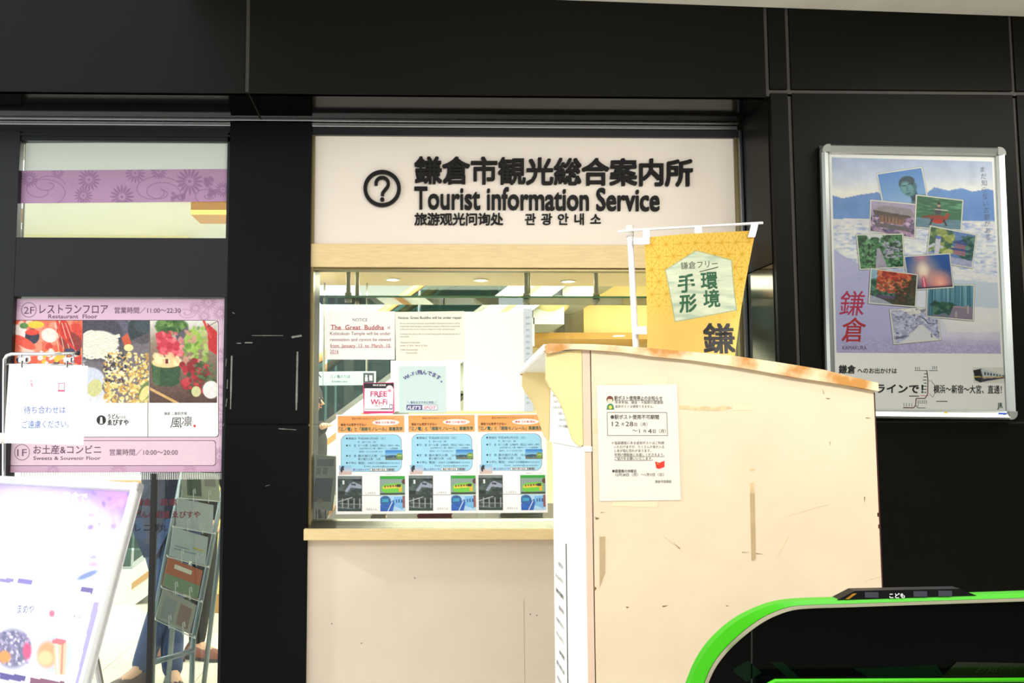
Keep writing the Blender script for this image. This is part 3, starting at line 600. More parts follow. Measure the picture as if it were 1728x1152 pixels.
gs.text('うどん', 182, 703, 9, K1, w=19, bold=.03, off=.0014); gs.text('のお店', 201, 704, 5, K1, w=11, off=.0014); gs.text('ゑびすや', 181, 713, 11, K1, w=36, bold=.035, off=.0014)
gs.text('鎌倉 二番割烹場', 277, 698, 5.5, K1, w=38, off=.0014); gs.text('風', 288, 713, 20, (40, 38, 38), w=19, shear=.1, off=.0014); gs.text('凛', 306, 711, 18, (40, 38, 38), w=18, shear=.05, off=.0014); gs.rect(326.5, 717, 330, 721, (190, 50, 50), .0014)
gs.rrect(16, 743, 364, 786, 5, GT, .0008); gs.rrect(17, 744, 363, 785, 5, (226, 196, 210), .001)
gs.ell(38, 763, 13, 13.5, GT, .0013, line=1); gs.text('1F', 30, 763, 17, GT, w=16, off=.0014)
gs.text('お土産&コンビニ', 57, 758.5, 16, GT, w=114, bold=.012, off=.0014); gs.text('Sweets & Souvenir Floor', 57, 772.5, 8.5, GT, w=113, bold=.012, off=.0014); gs.text('営業時間／10:00〜20:00', 185, 763, 11.5, GT, w=115, bold=.008, off=.0014)
gs.flush(root)
def food1(im):
    im.fill((226, 110, 80)); im.blobs(40, 24, 541, 140, 616, 6, 14, [(232, 90, 60), (240, 150, 120), (250, 214, 196), (214, 60, 44)], 1, .9, .3)
    im.ell(35, 560, 16, 9, (250, 235, 228), .6); im.ell(60, 548, 14, 6, (246, 200, 60)); im.ell(40, 550, 7, 5, (90, 140, 70)); im.ell(54, 568, 12, 13, (50, 50, 66)); im.ell(54, 561, 12, 5, (230, 70, 50))
    im.ell(83, 566, 14, 12, (252, 226, 216), .3); im.ell(40, 578, 22, 8, (240, 90, 66), .5); im.ell(120, 578, 22, 16, (140, 50, 46), .7); im.ell(110, 556, 8, 18, (206, 50, 36), -.3)
    for k in range(8): im.line([(92+k*3, 545), (100+k*5, 600)], 1.2, (180, 40, 30) if k % 2 else (246, 190, 170))
    im.line([(96, 541), (104, 566), (126, 590)], 4, (214, 54, 40)); im.blobs(40, 60, 590, 140, 616, 3, 8, [(250, 190, 60), (240, 120, 60), (230, 226, 220), (60, 60, 90), (206, 60, 50)], 5, 1, .3); im.ell(40, 606, 12, 8, (236, 236, 240)); im.ell(33, 608, 6, 5, (40, 50, 80)); im.noise(4, 12, 3)
gs.picture('sushi_print', [(25, 541), (139, 541), (138, 616), (24, 616)], 170, 112, food1, root, .0014)
def food2(im):
    im.grad([(541, (214, 214, 222)), (640, (190, 190, 196)), (681, (226, 228, 236))]); im.ell(165, 565, 62, 46, (66, 66, 80)); im.ell(164, 560, 56, 38, (96, 94, 112)); im.ell(160, 566, 48, 34, (70, 66, 78))
    im.ell(240, 555, 24, 26, (42, 54, 60)); im.ell(244, 548, 18, 14, (60, 74, 80)); im.poly([(140, 612), (253, 560), (253, 681), (190, 681)], (96, 86, 92), .8)
    im.ell(166, 580, 34, 22, (240, 236, 214)); r_ = random.Random(4)
    for k in range(40):
        x, y, w_, q = r_.uniform(142, 190), 562+k*1.05, r_.uniform(8, 16), r_.uniform(0, 6); pl_ = [(x-w_+j*w_/4, y+3.2*math.sin(q+j*.55)) for j in range(9)]; im.line(pl_, 3.6, (206, 200, 172)); im.line(pl_, 2.5, (246, 243, 226))
    im.ell(150, 640, 26, 20, (206, 212, 228)); im.ell(160, 655, 12, 15, (206, 204, 140), .4)
    im.blobs(520, 176, 596, 253, 681, 1, 4, [(236, 212, 130), (248, 232, 170), (220, 180, 90), (200, 150, 70)], 6, .95, .35)
    im.blobs(120, 176, 600, 212, 646, 1, 4, [(60, 54, 62), (100, 92, 96), (240, 230, 200)], 7, .95, .3); im.poly([(205, 570), (215, 562), (222, 580), (212, 590)], (206, 90, 50)); im.ell(217, 587, 8, 6, (246, 226, 160)); im.ell(246, 660, 10, 18, (110, 130, 70), .5); im.ell(244, 664, 7, 14, (236, 214, 140), .5); im.noise(3, 12, 5); im.noise(1.5, 10, 6)
gs.picture('noodle_print', [(140, 541), (252, 541), (251, 680), (140, 680)], 170, 208, food2, root, .0014)
def food3(im):
    im.grad([(541, (230, 228, 220)), (580, (150, 130, 110)), (681, (84, 58, 50))]); im.blobs(70, 268, 541, 314, 560, 3, 8, [(70, 110, 50), (110, 150, 70), (40, 80, 36)], 1, .9); im.poly([(296, 566), (316, 550), (320, 562), (300, 580)], (90, 86, 96))
    im.poly([(262, 563), (275, 558), (300, 575), (312, 600), (290, 606), (268, 596)], (206, 60, 76)); im.blobs(40, 266, 562, 308, 600, 2, 6, [(236, 110, 120), (190, 40, 60), (246, 150, 150)], 2, .7)
    im.ell(326, 575, 14, 20, (156, 190, 80)); im.blobs(60, 312, 552, 350, 615, 2, 7, [(140, 180, 70), (180, 206, 110), (96, 140, 50), (206, 150, 130)], 3, .8); im.poly([(350, 545), (367, 560), (367, 600), (352, 590)], (196, 40, 40)); im.line([(344, 541), (356, 570)], 4, (214, 70, 60)); im.line([(350, 552), (367, 542)], 1, (90, 40, 30))
    im.poly([(255, 612), (306, 612), (302, 648), (290, 653), (268, 652), (258, 644)], (50, 80, 50)); im.rect(258, 612, 270, 650, (84, 118, 74), .5); im.ell(281, 612, 25, 9, (236, 214, 150)); im.blobs(20, 262, 600, 302, 614, 3, 8, [(250, 232, 180), (240, 200, 150)], 4, .9); im.rect(279, 606, 284, 614, (110, 30, 40))
    im.blobs(50, 306, 608, 350, 660, 3, 8, [(176, 36, 46), (200, 60, 66), (140, 26, 36), (60, 70, 40)], 5, .9, .3); im.blobs(60, 330, 610, 367, 650, 1, 4, [(90, 120, 70), (60, 90, 50)], 6, .8); im.ell(331, 661, 8, 9, (206, 206, 150)); im.ell(356, 658, 14, 15, (236, 230, 226)); im.line([(253, 656), (300, 681)], 4.5, (214, 170, 110)); im.noise(4, 12, 7); im.noise(1.6, 8, 9)
gs.picture('sashimi_print', [(253, 541), (367, 541), (366, 680), (252, 680)], 170, 208, food3, root, .0014)
# purple patterned film across the transom pane, frosted film above it
fs_ = Sheet([(26, 288), (386, 285), (384, 340), (24, 343)], YW+.004)
root = thing('patterned_film', 'mauve chrysanthemum patterned film strip across the upper left pane', 'film', fs_.O+fs_.V+fs_.U/2)
fs_.slab('film', mat('mauve_film', (176, 136, 170), .4), .0015, root)
def film(im):
    im.grad([(285, (166, 130, 162)), (343, (176, 136, 172))]); c = (138, 98, 136)
    for x, y, r in ((150, 303, 20), (205, 332, 21), (320, 306, 24), (228, 292, 18), (268, 288, 15), (50, 302, 15), (98, 290, 12), (376, 320, 14), (140, 330, 16)): flower(im, x, y, r, c, .9)
    for x, y, r, t, d in ((80, 312, 30, 0, -1), (270, 325, 34, 0, -1), (70, 322, 44, 1, -1), (262, 322, 52, .6, -1), (350, 330, 24, 2, 1)): swirl(im, x, y, r, c, 1.3, .85, t, 1.2, d)
    im.blobs(14, 290, 325, 310, 338, 2, 5, [c], 3, .8); im.blobs(10, 345, 300, 362, 330, 3, 6, [c], 4, .8); im.noise(20, 4, 6)
fs_.picture('pattern_print', [(26, 288), (386, 285), (384, 340), (24, 343)], 380, 70, film, root, .0004)
ff = Sheet([(44, 241), (387, 240), (386, 285), (42, 288)], YW+.0045)
root = thing('frosted_film', 'pale frosted film strip on the top of the upper left pane', 'film', ff.O+ff.V+ff.U/2)
ff.slab('film', mat('frosted_film', (206, 214, 204), .5, var=.03, vscale=30, stretch=(.05, 1, 1)), .0015, root)
# red lettering stuck low on the door glass
lt = Sheet([(200, 840), (345, 840), (345, 900), (200, 900)], YW+.008)
root = thing('glass_lettering', 'small dark red lettering stuck on the lower door glass', 'lettering', lt.O+lt.V+lt.U/2)
RD = (88, 26, 34)
lt.text('鎌倉　風凛', 226, 847, 13, RD, w=72, bold=.02); lt.text('うどんの老舗 ゑびすや', 214, 868, 13, RD, w=124, bold=.02); lt.text('寿し 二鮮丸', 212, 890, 13, (26, 20, 24), w=70, bold=.02); lt.flush(root)
# comb of fine ticks under the guide sign
cb = Sheet([(30, 796), (376, 797), (376, 810), (30, 806)], YW+.008)
root = thing('brush_strip', 'narrow strip of fine white ticks across the glass under the pink sign', 'strip', cb.O+cb.V+cb.U/2)
for i in range(96): x = 34+i*3.55; cb.rect(x, 796.5, x+1.7, 809 if i > 40 else 806, ('tick', (214, 216, 210)))
for o in [L.build('tick', mat('tick_white', (220, 222, 214), .5), root) for L in cb.lay.values()]: o['kind'] = 'stuff'
cb.lay = {}
# ================================================================== things stuck on the office window
YG = YW+.019
WP = mat('white_paper', (246, 245, 240), .55); 
def notice(name, label, cat, quad, Y=YG, m=WP, group=None, off=0):
    s = Sheet(quad, Y); r = thing(name, label, cat, s.O+s.V+s.U/2, group); s.slab('paper', m, .0006, r); return s, r
RB = (150, 92, 92)
s, r = notice('paper_notice', 'white notice about the Great Buddha in widely spaced red type', 'notice', [(550, 525), (668, 525), (665, 607), (549, 606)])
s.text('NOTICE', 595, 539.5, 7.5, (120, 110, 116), w=25); s.text('The  Great  Buddha', 558, 552, 11.5, (176, 60, 60), w=90, bold=.012); s.text('at', 654, 552, 8, RB, w=5); s.rect(558, 556, 648, 556.8, (176, 60, 60))
for i, t in enumerate(('Kohtokuin Temple will be under', 'renovation and cannot be viewed', 'from  January  13  to  March  10,')): s.text(t, 557, 562.5+i*10.2, 8, (176, 60, 60) if i == 2 else RB, w=102)
s.rect(557, 586, 659, 586.7, (176, 60, 60)); s.text('2016', 557, 592.5, 8, (176, 60, 60), w=14); s.rect(557, 596.3, 571, 597, (176, 60, 60)); s.flush(r)
s, r = notice('paper_notice', 'cream typed notice headed Great Buddha will be under repair', 'notice', [(667, 526), (786, 525), (782, 607), (668, 609)], YG-.0007, mat('cream_paper', (246, 242, 226), .55))
s.text('Notice: Great Buddha will be under repair', 672, 536, 6.6, (90, 88, 84), w=109, bold=.01)
for y, w_, t in ((546, 102, 'We are informed you about the Great Buddha of Kamakura Kotoku-in will be'), (551, 102, 'temporarily closed during its period from January to March for survey work'), (556, 94, 'of the restoration and to conduct an inspection of our national treasure.'), (564, 102, 'Covering the statue will be viewed being made during the period of'), (568.5, 16, 'renovation.'), (578.5, 34, 'The period of restoration'), (583.5, 46, 'January 13, 2016 - March 10, 2016'), (590.5, 30, 'Contact: Kotokuin temple'), (595.5, 19, 'City tourist office')):
    s.text(t, 675 if y != 595.5 else 685, y, 3.6, (150, 120, 100) if y in (578.5, 583.5) else (130, 126, 120), w=w_)
s.flush(r)
s, r = notice('blank_paper', 'large blank white sheet on the glass right of the typed notices', 'paper', [(783, 526), (886, 526), (886, 694), (781, 693)], YG-.0003, mat('bright_paper', (250, 250, 246), .6)); 
s, r = notice('blank_paper', 'white backing sheet behind the pale blue sticker', 'paper', [(660, 608), (778, 608), (776, 694), (658, 694)], YG+.0006, mat('bright_paper', (250, 250, 246), .6))
s, r = notice('film_sheet', 'narrow pale blue film strip beside the blank white sheet', 'sheet', [(884, 520), (898, 520), (900, 694), (884, 694)], YG-.0012, mat('pale_blue_film', (206, 218, 222), .5))
for i in range(16): s.text('案内所', 888, 534+i*9.6, 3.6, (150, 166, 178), w=6)
s.flush(r)
s, r = notice('wifi_sticker', 'pink and black free wifi sticker with rounded corners', 'sticker', [(612, 646), (664, 645), (666, 697), (614, 698)], YG-.0008, mat('pink_sticker', (224, 60, 130), .4))
s.rect(613.4, 646.4, 664, 655, (30, 24, 38), .0006); s.rect(615, 655, 663.6, 693.4, (250, 248, 250), .0007); s.text('WI-FI ZONE', 628.5, 649.6, 4, (250, 250, 250), w=22, bold=.03)
PK = (214, 40, 110); s.ell(657, 656, 6, 6.2, (250, 226, 236), .0009); s.ell(657, 659, 2.6, 2.2, (240, 140, 170), .0011)
s.text('FREE', 625, 664, 12.5, PK, w=28, bold=.02); s.text('Wi-Fi', 625.5, 677.5, 12.5, PK, w=28, bold=.02); s.rect(637, 668, 641.5, 670.2, (120, 90, 90), .001)
s.text('ご利用いただけます', 632, 684.5, 2.8, (120, 60, 80), w=15); s.rect(616, 689.8, 643, 690.5, (90, 90, 96), .001); s.rect(643, 688.8, 657, 690.6, (90, 90, 96), .001); s.rrect(657.6, 682, 662.8, 690.6, .8, (60, 60, 110), .001); s.rect(658.3, 683.2, 662, 689, (240, 240, 250), .0012)
s.flush(r)
s, r = notice('wifi_sticker', 'pale blue square wifi sticker with violet lettering', 'sticker', [(673, 618), (753, 618), (752, 696), (673, 696)], YG-.0008, mat('pale_blue_sticker', (206, 228, 226), .4))
VI = (76, 70, 140)
t = -.70
for i, ch in enumerate('Wi-Fi飛んでます。'):
    dt = (.13 if ch in 'WF' else .085) if ch < '~' else .185; t += dt/2; tt = t; t += dt/2
    t, t_n = tt, t; cx_, cy_ = 712.5+47*math.sin(t)*.98, 670-43*math.cos(t); s.text(ch, cx_, cy_+1, 8.6, VI, bold=.03, rot=t*.8, align='c'); t = t_n
s.text('＼ 各社のスマホに対応 ／', 687, 679, 4.8, VI, w=50, bold=.01); s.rect(686, 683, 738, 691.6, VI, .0007); s.rect(712.4, 683.6, 737.4, 691, (250, 248, 250), .0008)
s.text("FLET'S", 688, 687.5, 7.4, (250, 250, 250), w=22, bold=.03, shear=.2); s.text('SPOT', 715, 687.5, 7.2, (200, 50, 110), w=20, bold=.01, shear=.2); s.flush(r)
# ------------------------------------------------------------------ three alike flyers in a row
FL_ = mat('flyer_paper', (248, 248, 246), .5)
s, r = notice('tour_flyer', 'first from the left of three alike train tour flyers in a row', 'flyer', [(567, 699), (687, 699), (686, 866), (567, 868)], YG-.0015, FL_, 'tour flyers along the bottom of the window')
def hd(im): im.grad([(699, (240, 160, 84)), (730, (246, 172, 100))]); im.mix(np.clip((im.X-600)/90, 0, 1)*np.clip((715-im.Y)/20, 0, 1), (252, 196, 150), .7)
s.picture('orange_heading', [(570, 701.5), (683, 701), (683, 729.5), (570, 730)], 40, 14, hd, r, .0005)
def bl(im): im.grad([(735, (150, 216, 236)), (800, (164, 208, 240))])
s.rrect(575.2, 733.2, 678.3, 796.5, 12, (110, 130, 150), .0004); s.rrect(575.8, 733.8, 677.6, 796, 12, (158, 214, 238), .0005)
s.text('鎌倉市観光協会おすすめバスツアーコース', 594, 706, 3.6, (150, 90, 40), w=72); s.ell(652, 713, 23, 5, (252, 240, 236), .0008); s.text('鎌倉 江の島 探訪', 634, 713, 4, (206, 50, 50), w=34, bold=.01)
s.text('普段では見学できない', 575, 716.5, 4.8, (110, 50, 20), w=44, bold=.03); s.text('「江ノ電」と「湘南モノレール」車庫見学', 572, 724, 7, (0, 96, 84), w=108, bold=.03)
DB = (70, 96, 120)
for y, a, b in ((740, '開催日', '平成28年3月29日（火）'), (752, '代　金', 'お一人様　5,980円（税込）'), (769.5, '定　員', '最大催行人数　25名'), (781.5, 'お申込', '電話：0467-23-3050')):
    s.ell(585.6, y, 1.5, 1.5, (20, 40, 60), .0008); s.text(a, 588.5, y, 4.4, DB, w=13); s.text(b, 604.5, y, 4.6, DB, w=(46 if y < 745 else 48))
s.text('9：30〜14：30', 604.5, 746, 4.4, DB, w=30); s.text('※昼食付・入場料込', 655, 752, 3, DB, w=20); s.text('上記内容の江ノ電・湘南モノレール乗車券', 606, 757, 3, DB, w=66); s.text('昼食付　ガイド付き添います', 606, 762.5, 3, DB, w=40); s.text('最小催行人数　15名', 604.5, 775, 4.6, DB, w=38)
s.text('FAX：0467-22-3516', 640, 781.5, 3.6, DB, w=34); s.text('E-mail：kamakura@tour.example', 615, 787, 3.4, DB, w=56); s.text('詳しくはネットで！', 596, 793, 4, (130, 50, 160), w=27, bold=.02)
s.rect(625, 790.5, 653, 795.4, (60, 60, 70), .0007); s.rect(625.6, 791, 652.4, 795, (250, 250, 250), .0009); s.rect(653, 790.5, 666, 795.4, (150, 160, 170), .0007); s.text('鎌倉市観光協会', 627.5, 793, 3.4, (20, 20, 20), w=23, bold=.02, off=.0011); s.text('検 索', 656, 793, 3.4, (30, 30, 40), w=8, off=.0011)
s.text('※写真はイメージです', 650, 800.5, 2.4, (150, 150, 150), w=28)
s.rect(570, 803.8, 611, 862.6, (60, 66, 66), .0004); s.rect(610.5, 803.8, 611.3, 836, (90, 90, 90), .0005); s.rect(641, 803.8, 641.6, 836, (90, 90, 90), .0005); s.rect(611, 835.6, 641.6, 836.3, (90, 90, 90), .0005)
s.text('しょもたん', 617, 832, 4.4, (110, 90, 100), w=17); s.text('えのんくん', 618, 859, 4.4, (110, 90, 100), w=18)
s.flush(r)
def t1(im):
    im.fill((60, 76, 72)); im.noise(.16, 34, 3); im.rect(0, 0, 1, .14, (130, 140, 140), .8); im.poly([(.3, .8), (.5, .4), (.66, .3), (1, .48), (1, .66), (.56, .6), (.4, .85)], (150, 158, 176)); im.poly([(.56, .38), (.76, .4), (.76, .5), (.56, .48)], (60, 66, 84)); im.line([(0, .4), (.5, .2)], .03, (30, 38, 36)); im.rect(.2, .22, .28, .44, (220, 224, 220)); im.rect(0, .8, .3, 1, (34, 44, 40)); im.rect(.62, .16, 1, .26, (30, 40, 46))
def t2(im):
    im.fill((110, 190, 80)); im.rect(0, 0, 1, .16, (50, 160, 60)); im.rect(0, .16, 1, 1, (136, 160, 150)); im.poly([(.05, .55), (.2, .42), (.75, .36), (.9, .45), (.9, .85), (.2, .9), (.05, .76)], (110, 196, 70)); im.poly([(.1, .56), (.7, .44), (.86, .5), (.86, .62), (.1, .68)], (226, 200, 70))
    for k in range(5): im.rect(.16+k*.11, .5-k*.01, .23+k*.11, .6-k*.01, (120, 90, 60))
    im.rect(.68, .44, .84, .58, (60, 60, 56)); im.poly([(.75, .62), (.86, .62), (.86, .82), (.75, .82)], (240, 170, 60)); im.rect(0, .88, 1, 1, (70, 76, 70)); im.ell(.97, .3, .1, .14, (90, 60, 50))
def t3(im):
    im.fill((64, 74, 74)); im.noise(.12, 24, 5); im.rect(0, 0, 1, .16, (46, 56, 54)); im.line([(.02, .4), (.6, .12)], .04, (190, 196, 190)); im.line([(0, .74), (1, .9)], .05, (120, 130, 126)); im.rect(0, .84, 1, 1, (50, 70, 66))
    for k in range(4): im.line([(.2+k*.24, .2), (.2+k*.24, .8)], .035, (170, 180, 176)); im.rect(.24+k*.24, .3, .38+k*.24, .5, (40, 36, 38)); 
    im.line([(.1, .52), (1, .56)], .03, (150, 160, 156))
def t4(im):
    im.fill((176, 210, 236)); im.ell(.2, .35, .22, .34, (50, 96, 150)); im.rect(.06, .2, .32, .42, (60, 150, 190)); im.poly([(.0, .6), (.3, .5), (.62, .2), (.5, 1), (0, 1)], (44, 96, 180)); im.poly([(.55, .1), (.95, .05), (.9, .9), (.56, .7)], (120, 180, 226)); im.line([(.3, 1), (.48, .4)], .04, (210, 226, 236))
    for k in range(3): im.rect(.62+k*.11, .25, .68+k*.11, .45, (50, 90, 150))
    im.rect(.9, 0, 1, .8, (140, 90, 90)); im.noise(.1, 12, 4)
def t5(im): im.grad([(0, (40, 120, 200)), (.55, (140, 196, 226)), (.6, (60, 90, 90)), (1, (120, 130, 110))]); im.ell(.4, .65, .4, .14, (50, 84, 110)); im.ell(.82, .62, .2, .3, (110, 150, 70)); im.rect(.7, .5, .95, .62, (210, 210, 150), .7); im.poly([(.2, 1), (.5, .66), (.7, 1)], (110, 116, 110))
def t6(im): im.grad([(0, (130, 190, 226)), (.6, (200, 200, 214)), (1, (196, 170, 160))]); im.ell(.25, .45, .14, .34, (50, 50, 66)); im.ell(.3, .16, .1, .12, (40, 40, 50)); im.poly([(.3, .5), (.7, .7), (1, .6), (1, 1), (.2, 1)], (206, 184, 176))
for qd, fn in (([(570, 804), (610.5, 804), (610.5, 835.6), (570, 835.6)], t1), ([(641.6, 803.6), (683, 803.4), (683, 835), (641.6, 835.6)], t2), ([(570, 836.4), (610.5, 836.4), (610.5, 862.6), (570, 862.8)], t3), ([(641.6, 836.4), (683, 836), (683, 861.6), (641.6, 862.4)], t4), ([(650.6, 760), (679.6, 760), (679.6, 776.4), (650.6, 776.6)], t5), ([(572, 786), (593.6, 786), (593.6, 801.4), (572, 801.8)], t6)):
    s.picture('train_photo', qd, 64, 48, fn, r, .0012, px=False)
dx1 = P(689, 780, YG).x-P(569.5, 780, YG).x; dx2 = P(806.5, 780, YG).x-P(569.5, 780, YG).x
dz1 = P(689, 780, YG).z-P(569.5, 781, YG).z
for dx, lb in ((dx1, 'middle of three alike train tour flyers in a row'), (dx2, 'last of three alike train tour flyers, next to the wooden box')):
    c = copy_tree(r); c.location = r.location+Vector((dx, -.0002*(dx > 1), dz1*(1 if dx < .4 else 1.6))); c['label'] = lb
s, r = notice('paper_strip', 'pale yellow paper strip along the top of the flyers', 'paper', [(690, 692), (922, 692), (922, 700), (690, 700)], YG+.0008, mat('yellow_paper', (246, 236, 170), .55))
# ================================================================== inside the office
# glass shelf hung by steel posts
ysf = 4.45; zs = P(760, 499, ysf).z; xl, xr = P(533, 499, ysf).x, P(1240, 499, ysf).x
root = thing('glass_shelf', 'long clear glass shelf with green edge inside the top of the window', 'shelf', (0, ysf, zs))
GE = mat('green_glass_edge', (150, 226, 196), .3, spec=.3)
box('glass_plate', glass('shelf_glass', (214, 238, 224)), xl, xr, ysf, ysf+.28, zs-.010, zs, root); box('front_edge', GE, xl, xr, ysf-.003, ysf, zs-.010, zs, root); box('rear_edge', GE, xl, xr, ysf+.28, ysf+.283, zs-.010, zs, root)
for x in (588, 888, 1006):
    p = P(x, 480, ysf+.03); m_ = MB(); m_.tube([(p.x, ysf+.03, 2.3), (p.x, ysf+.03, zs-.03)], .011, 12); m_.tube([(p.x, ysf+.03, zs), (p.x, ysf+.03, zs+.018)], .018, 12); m_.tube([(p.x, ysf+.03, zs-.03), (p.x, ysf+.03, zs-.012)], .018, 12); m_.build('hanging_post', mat('satin_post', (226, 228, 220), .35, metal=0), root, True)
    p2 = p.x+.035; m_ = MB(); m_.tube([(p2, ysf+.2, 2.3), (p2, ysf+.2, zs-.02)], .011, 12); m_.build('hanging_post', mat('satin_post', (226, 228, 220), .35, metal=0), root, True)
# downlights
LAMP = mat('lit_downlight', (255, 244, 214), .5, emit=14); RIM = mat('downlight_rim', (214, 206, 190), .3)
def down(px, py, z, r_, lab, grp):
    p = PZ(px, py, z); t = thing('downlight', lab, 'light', (p.x, p.y, z), grp); m_ = MB(); n = 24
    for rr_, dz in ((r_*1.35, 0), (r_*1.3, -.006), (r_, -.006), (r_*.95, .0)): m_.v += [p+Vector((rr_*math.cos(2*math.pi*i/n), rr_*math.sin(2*math.pi*i/n), dz)) for i in range(n)]
    for a in range(3): m_.f += [(a*n+i, a*n+(i+1) % n, (a+1)*n+(i+1) % n, (a+1)*n+i) for i in range(n)]
    m_.build('rim', RIM, t, True); m_ = MB(); m_.tube([(p.x, p.y, z-.004), (p.x, p.y, z-.001)], r_*.95, 24); m_.build('lens', LAMP, t)
down(663, 471, 2.30, .037, 'lit downlight in the office soffit, first from the left above the notices', 'office downlights'); down(812, 472, 2.30, .037, 'lit downlight in the office soffit above the blank white sheet', 'office downlights'); down(959, 474, 2.30, .037, 'lit downlight in the office soffit left of the yellow banner', 'office downlights')
zd_ = zb-.06
down(882, 569, zd_, .05, 'far lit downlight in the brown soffit beside the blue film strip', 'far downlights'); down(1044, 566, zd_, .05, 'far lit downlight in the brown soffit beside the banner pole', 'far downlights')
# desk below the window with goods
zd0 = P(740, 877, 4.3).z
root = thing('service_desk', 'dark service desk just inside the office window', 'desk', (.1, 4.5, 0))
DSK = mat('dark_desk', (60, 46, 44), .4); box('desk_top', DSK, px1+.05, 1.2, YW+.09, 5.1, zd0-.03, zd0, root, .004); box('front_panel', DSK, px1+.08, 1.17, YW+.14, YW+.16, 0, zd0-.03, root)
for nm, lab, cat, pxx, pyy, w_, d_, h_, col in (('leaflet_stack', 'red leaflet stack low behind the window', 'leaflets', 733, 880, .16, .12, .05, (170, 40, 50)), ('leaflet_stack', 'cream leaflet stack low behind the first flyer', 'leaflets', 638, 880, .07, .1, .045, (226, 200, 170)), ('leaflet_stack', 'white leaflet stack beside the wooden box', 'leaflets', 880, 878, .2, .12, .05, (196, 196, 200))):
    p = P(pxx, pyy, 4.2); t = thing(nm, lab, cat, (p.x, 4.2, zd0), 'leaflet stacks on the desk')
    for k in range(4): box('leaflet', mat('leaf_%d' % col[0]+str(k % 2), tuple(min(255, c_+12*(k % 2)) for c_ in col), .5), p.x-w_/2+.004*(k % 2), p.x+w_/2+.004*(k % 2), 4.2, 4.2+d_, zd0+k*h_/4, zd0+(k+.86)*h_/4, t)
# grey leaflet stand at the left edge of the window
hs = Sheet([(528, 766), (567, 770), (566, 862), (526, 858)], 4.22)
root = thing('notice_stand', 'grey notice stand with a dark photo at the left edge of the window', 'stand', (hs.O+hs.V+hs.U/2)*np.array([1, 1, 0])+np.array([0, 0, zd0]))
hs.slab('board', mat('grey_board', (176, 172, 158), .5), .006, root); hs.rect(532, 774, 560, 786, ('heading', (110, 110, 110))); hs.rect(531, 806, 561, 846, ('dark_photo', (36, 34, 38))); hs.rect(532, 788, 540, 800, ('heading', (130, 126, 120))); hs.rect(543, 788, 551, 800, ('heading', (130, 126, 120))); hs.ell(543, 845, 5, 4, ('dark_photo', (150, 110, 70)), .001); hs.flush(root)
b_ = hs.O+hs.V*.99; m_ = MB()
for k in (.3, .7): q = b_+hs.U*k; m_.tube([(q[0], q[1]+.01, q[2]+.02), (q[0], q[1]+.03, zd0+.004)], .005, 8)
m_.box(b_[0]+.01, b_[0]+hs.U[0]-.01, 4.2, 4.28, zd0, zd0+.006); m_.build('foot', CHR, root)
# hanging direction sign in the hall
sg = Sheet([(530, 627), (634, 626), (634, 649), (530, 650)], 5.3)
root = thing('hanging_sign', 'pale blue hanging direction sign with an up arrow seen through the window', 'sign', sg.O+sg.U/2)
sg.slab('panel', mat('pale_blue_sign', (186, 206, 222), .5), .04, root); sg.line([(537, 647), (537, 631)], 1.4, (30, 40, 60)); sg.line([(532, 637), (537, 630.5), (542, 637)], 1.6, (30, 40, 60)); sg.rect(544.6, 627, 545.4, 649.6, (90, 110, 130))
sg.text('江ノ電のりば', 557, 635, 6, (50, 60, 90), w=34); sg.text('Enoden Line', 560, 643, 4.5, (50, 60, 90), w=26); sg.rect(613, 629, 631, 646, (50, 60, 80)); sg.ell(618, 634, 1.6, 1.8, (220, 226, 230), .0012); sg.rect(616, 636, 620.4, 643, (220, 226, 230), .0012); sg.rect(623, 633, 628.4, 642, (220, 226, 230), .0012); sg.flush(root)
m_ = MB()
for k in (.15, .85): q = sg.O+sg.U*k; m_.tube([(q[0], q[1]+.02, q[2]), (q[0], q[1]+.02, 2.3)], .006, 8)
m_.build('hanging_rod', CHR, root)
# ceiling diffuser
p = P(922, 531, 7.5)
t = thing('ceiling_diffuser', 'round olive diffuser hanging beyond the office right of the film strip', 'diffuser', (p.x, p.y, p.z)); m_ = MB(); m_.tube([p+Vector((0, 0, -.07)), p+Vector((0, 0, -.03)), p+Vector((0, 0, .06)), p+Vector((0, 0, .09))], .1, 24, rs=[.06, .1, .19, .2]); m_.build('cone', mat('olive_metal', (176, 168, 120), .4), t, True)
m_ = MB(); m_.tube([p+Vector((0, 0, .09)), (p.x, p.y, 3.1)], .012, 8); m_.build('stem', CHR, t)
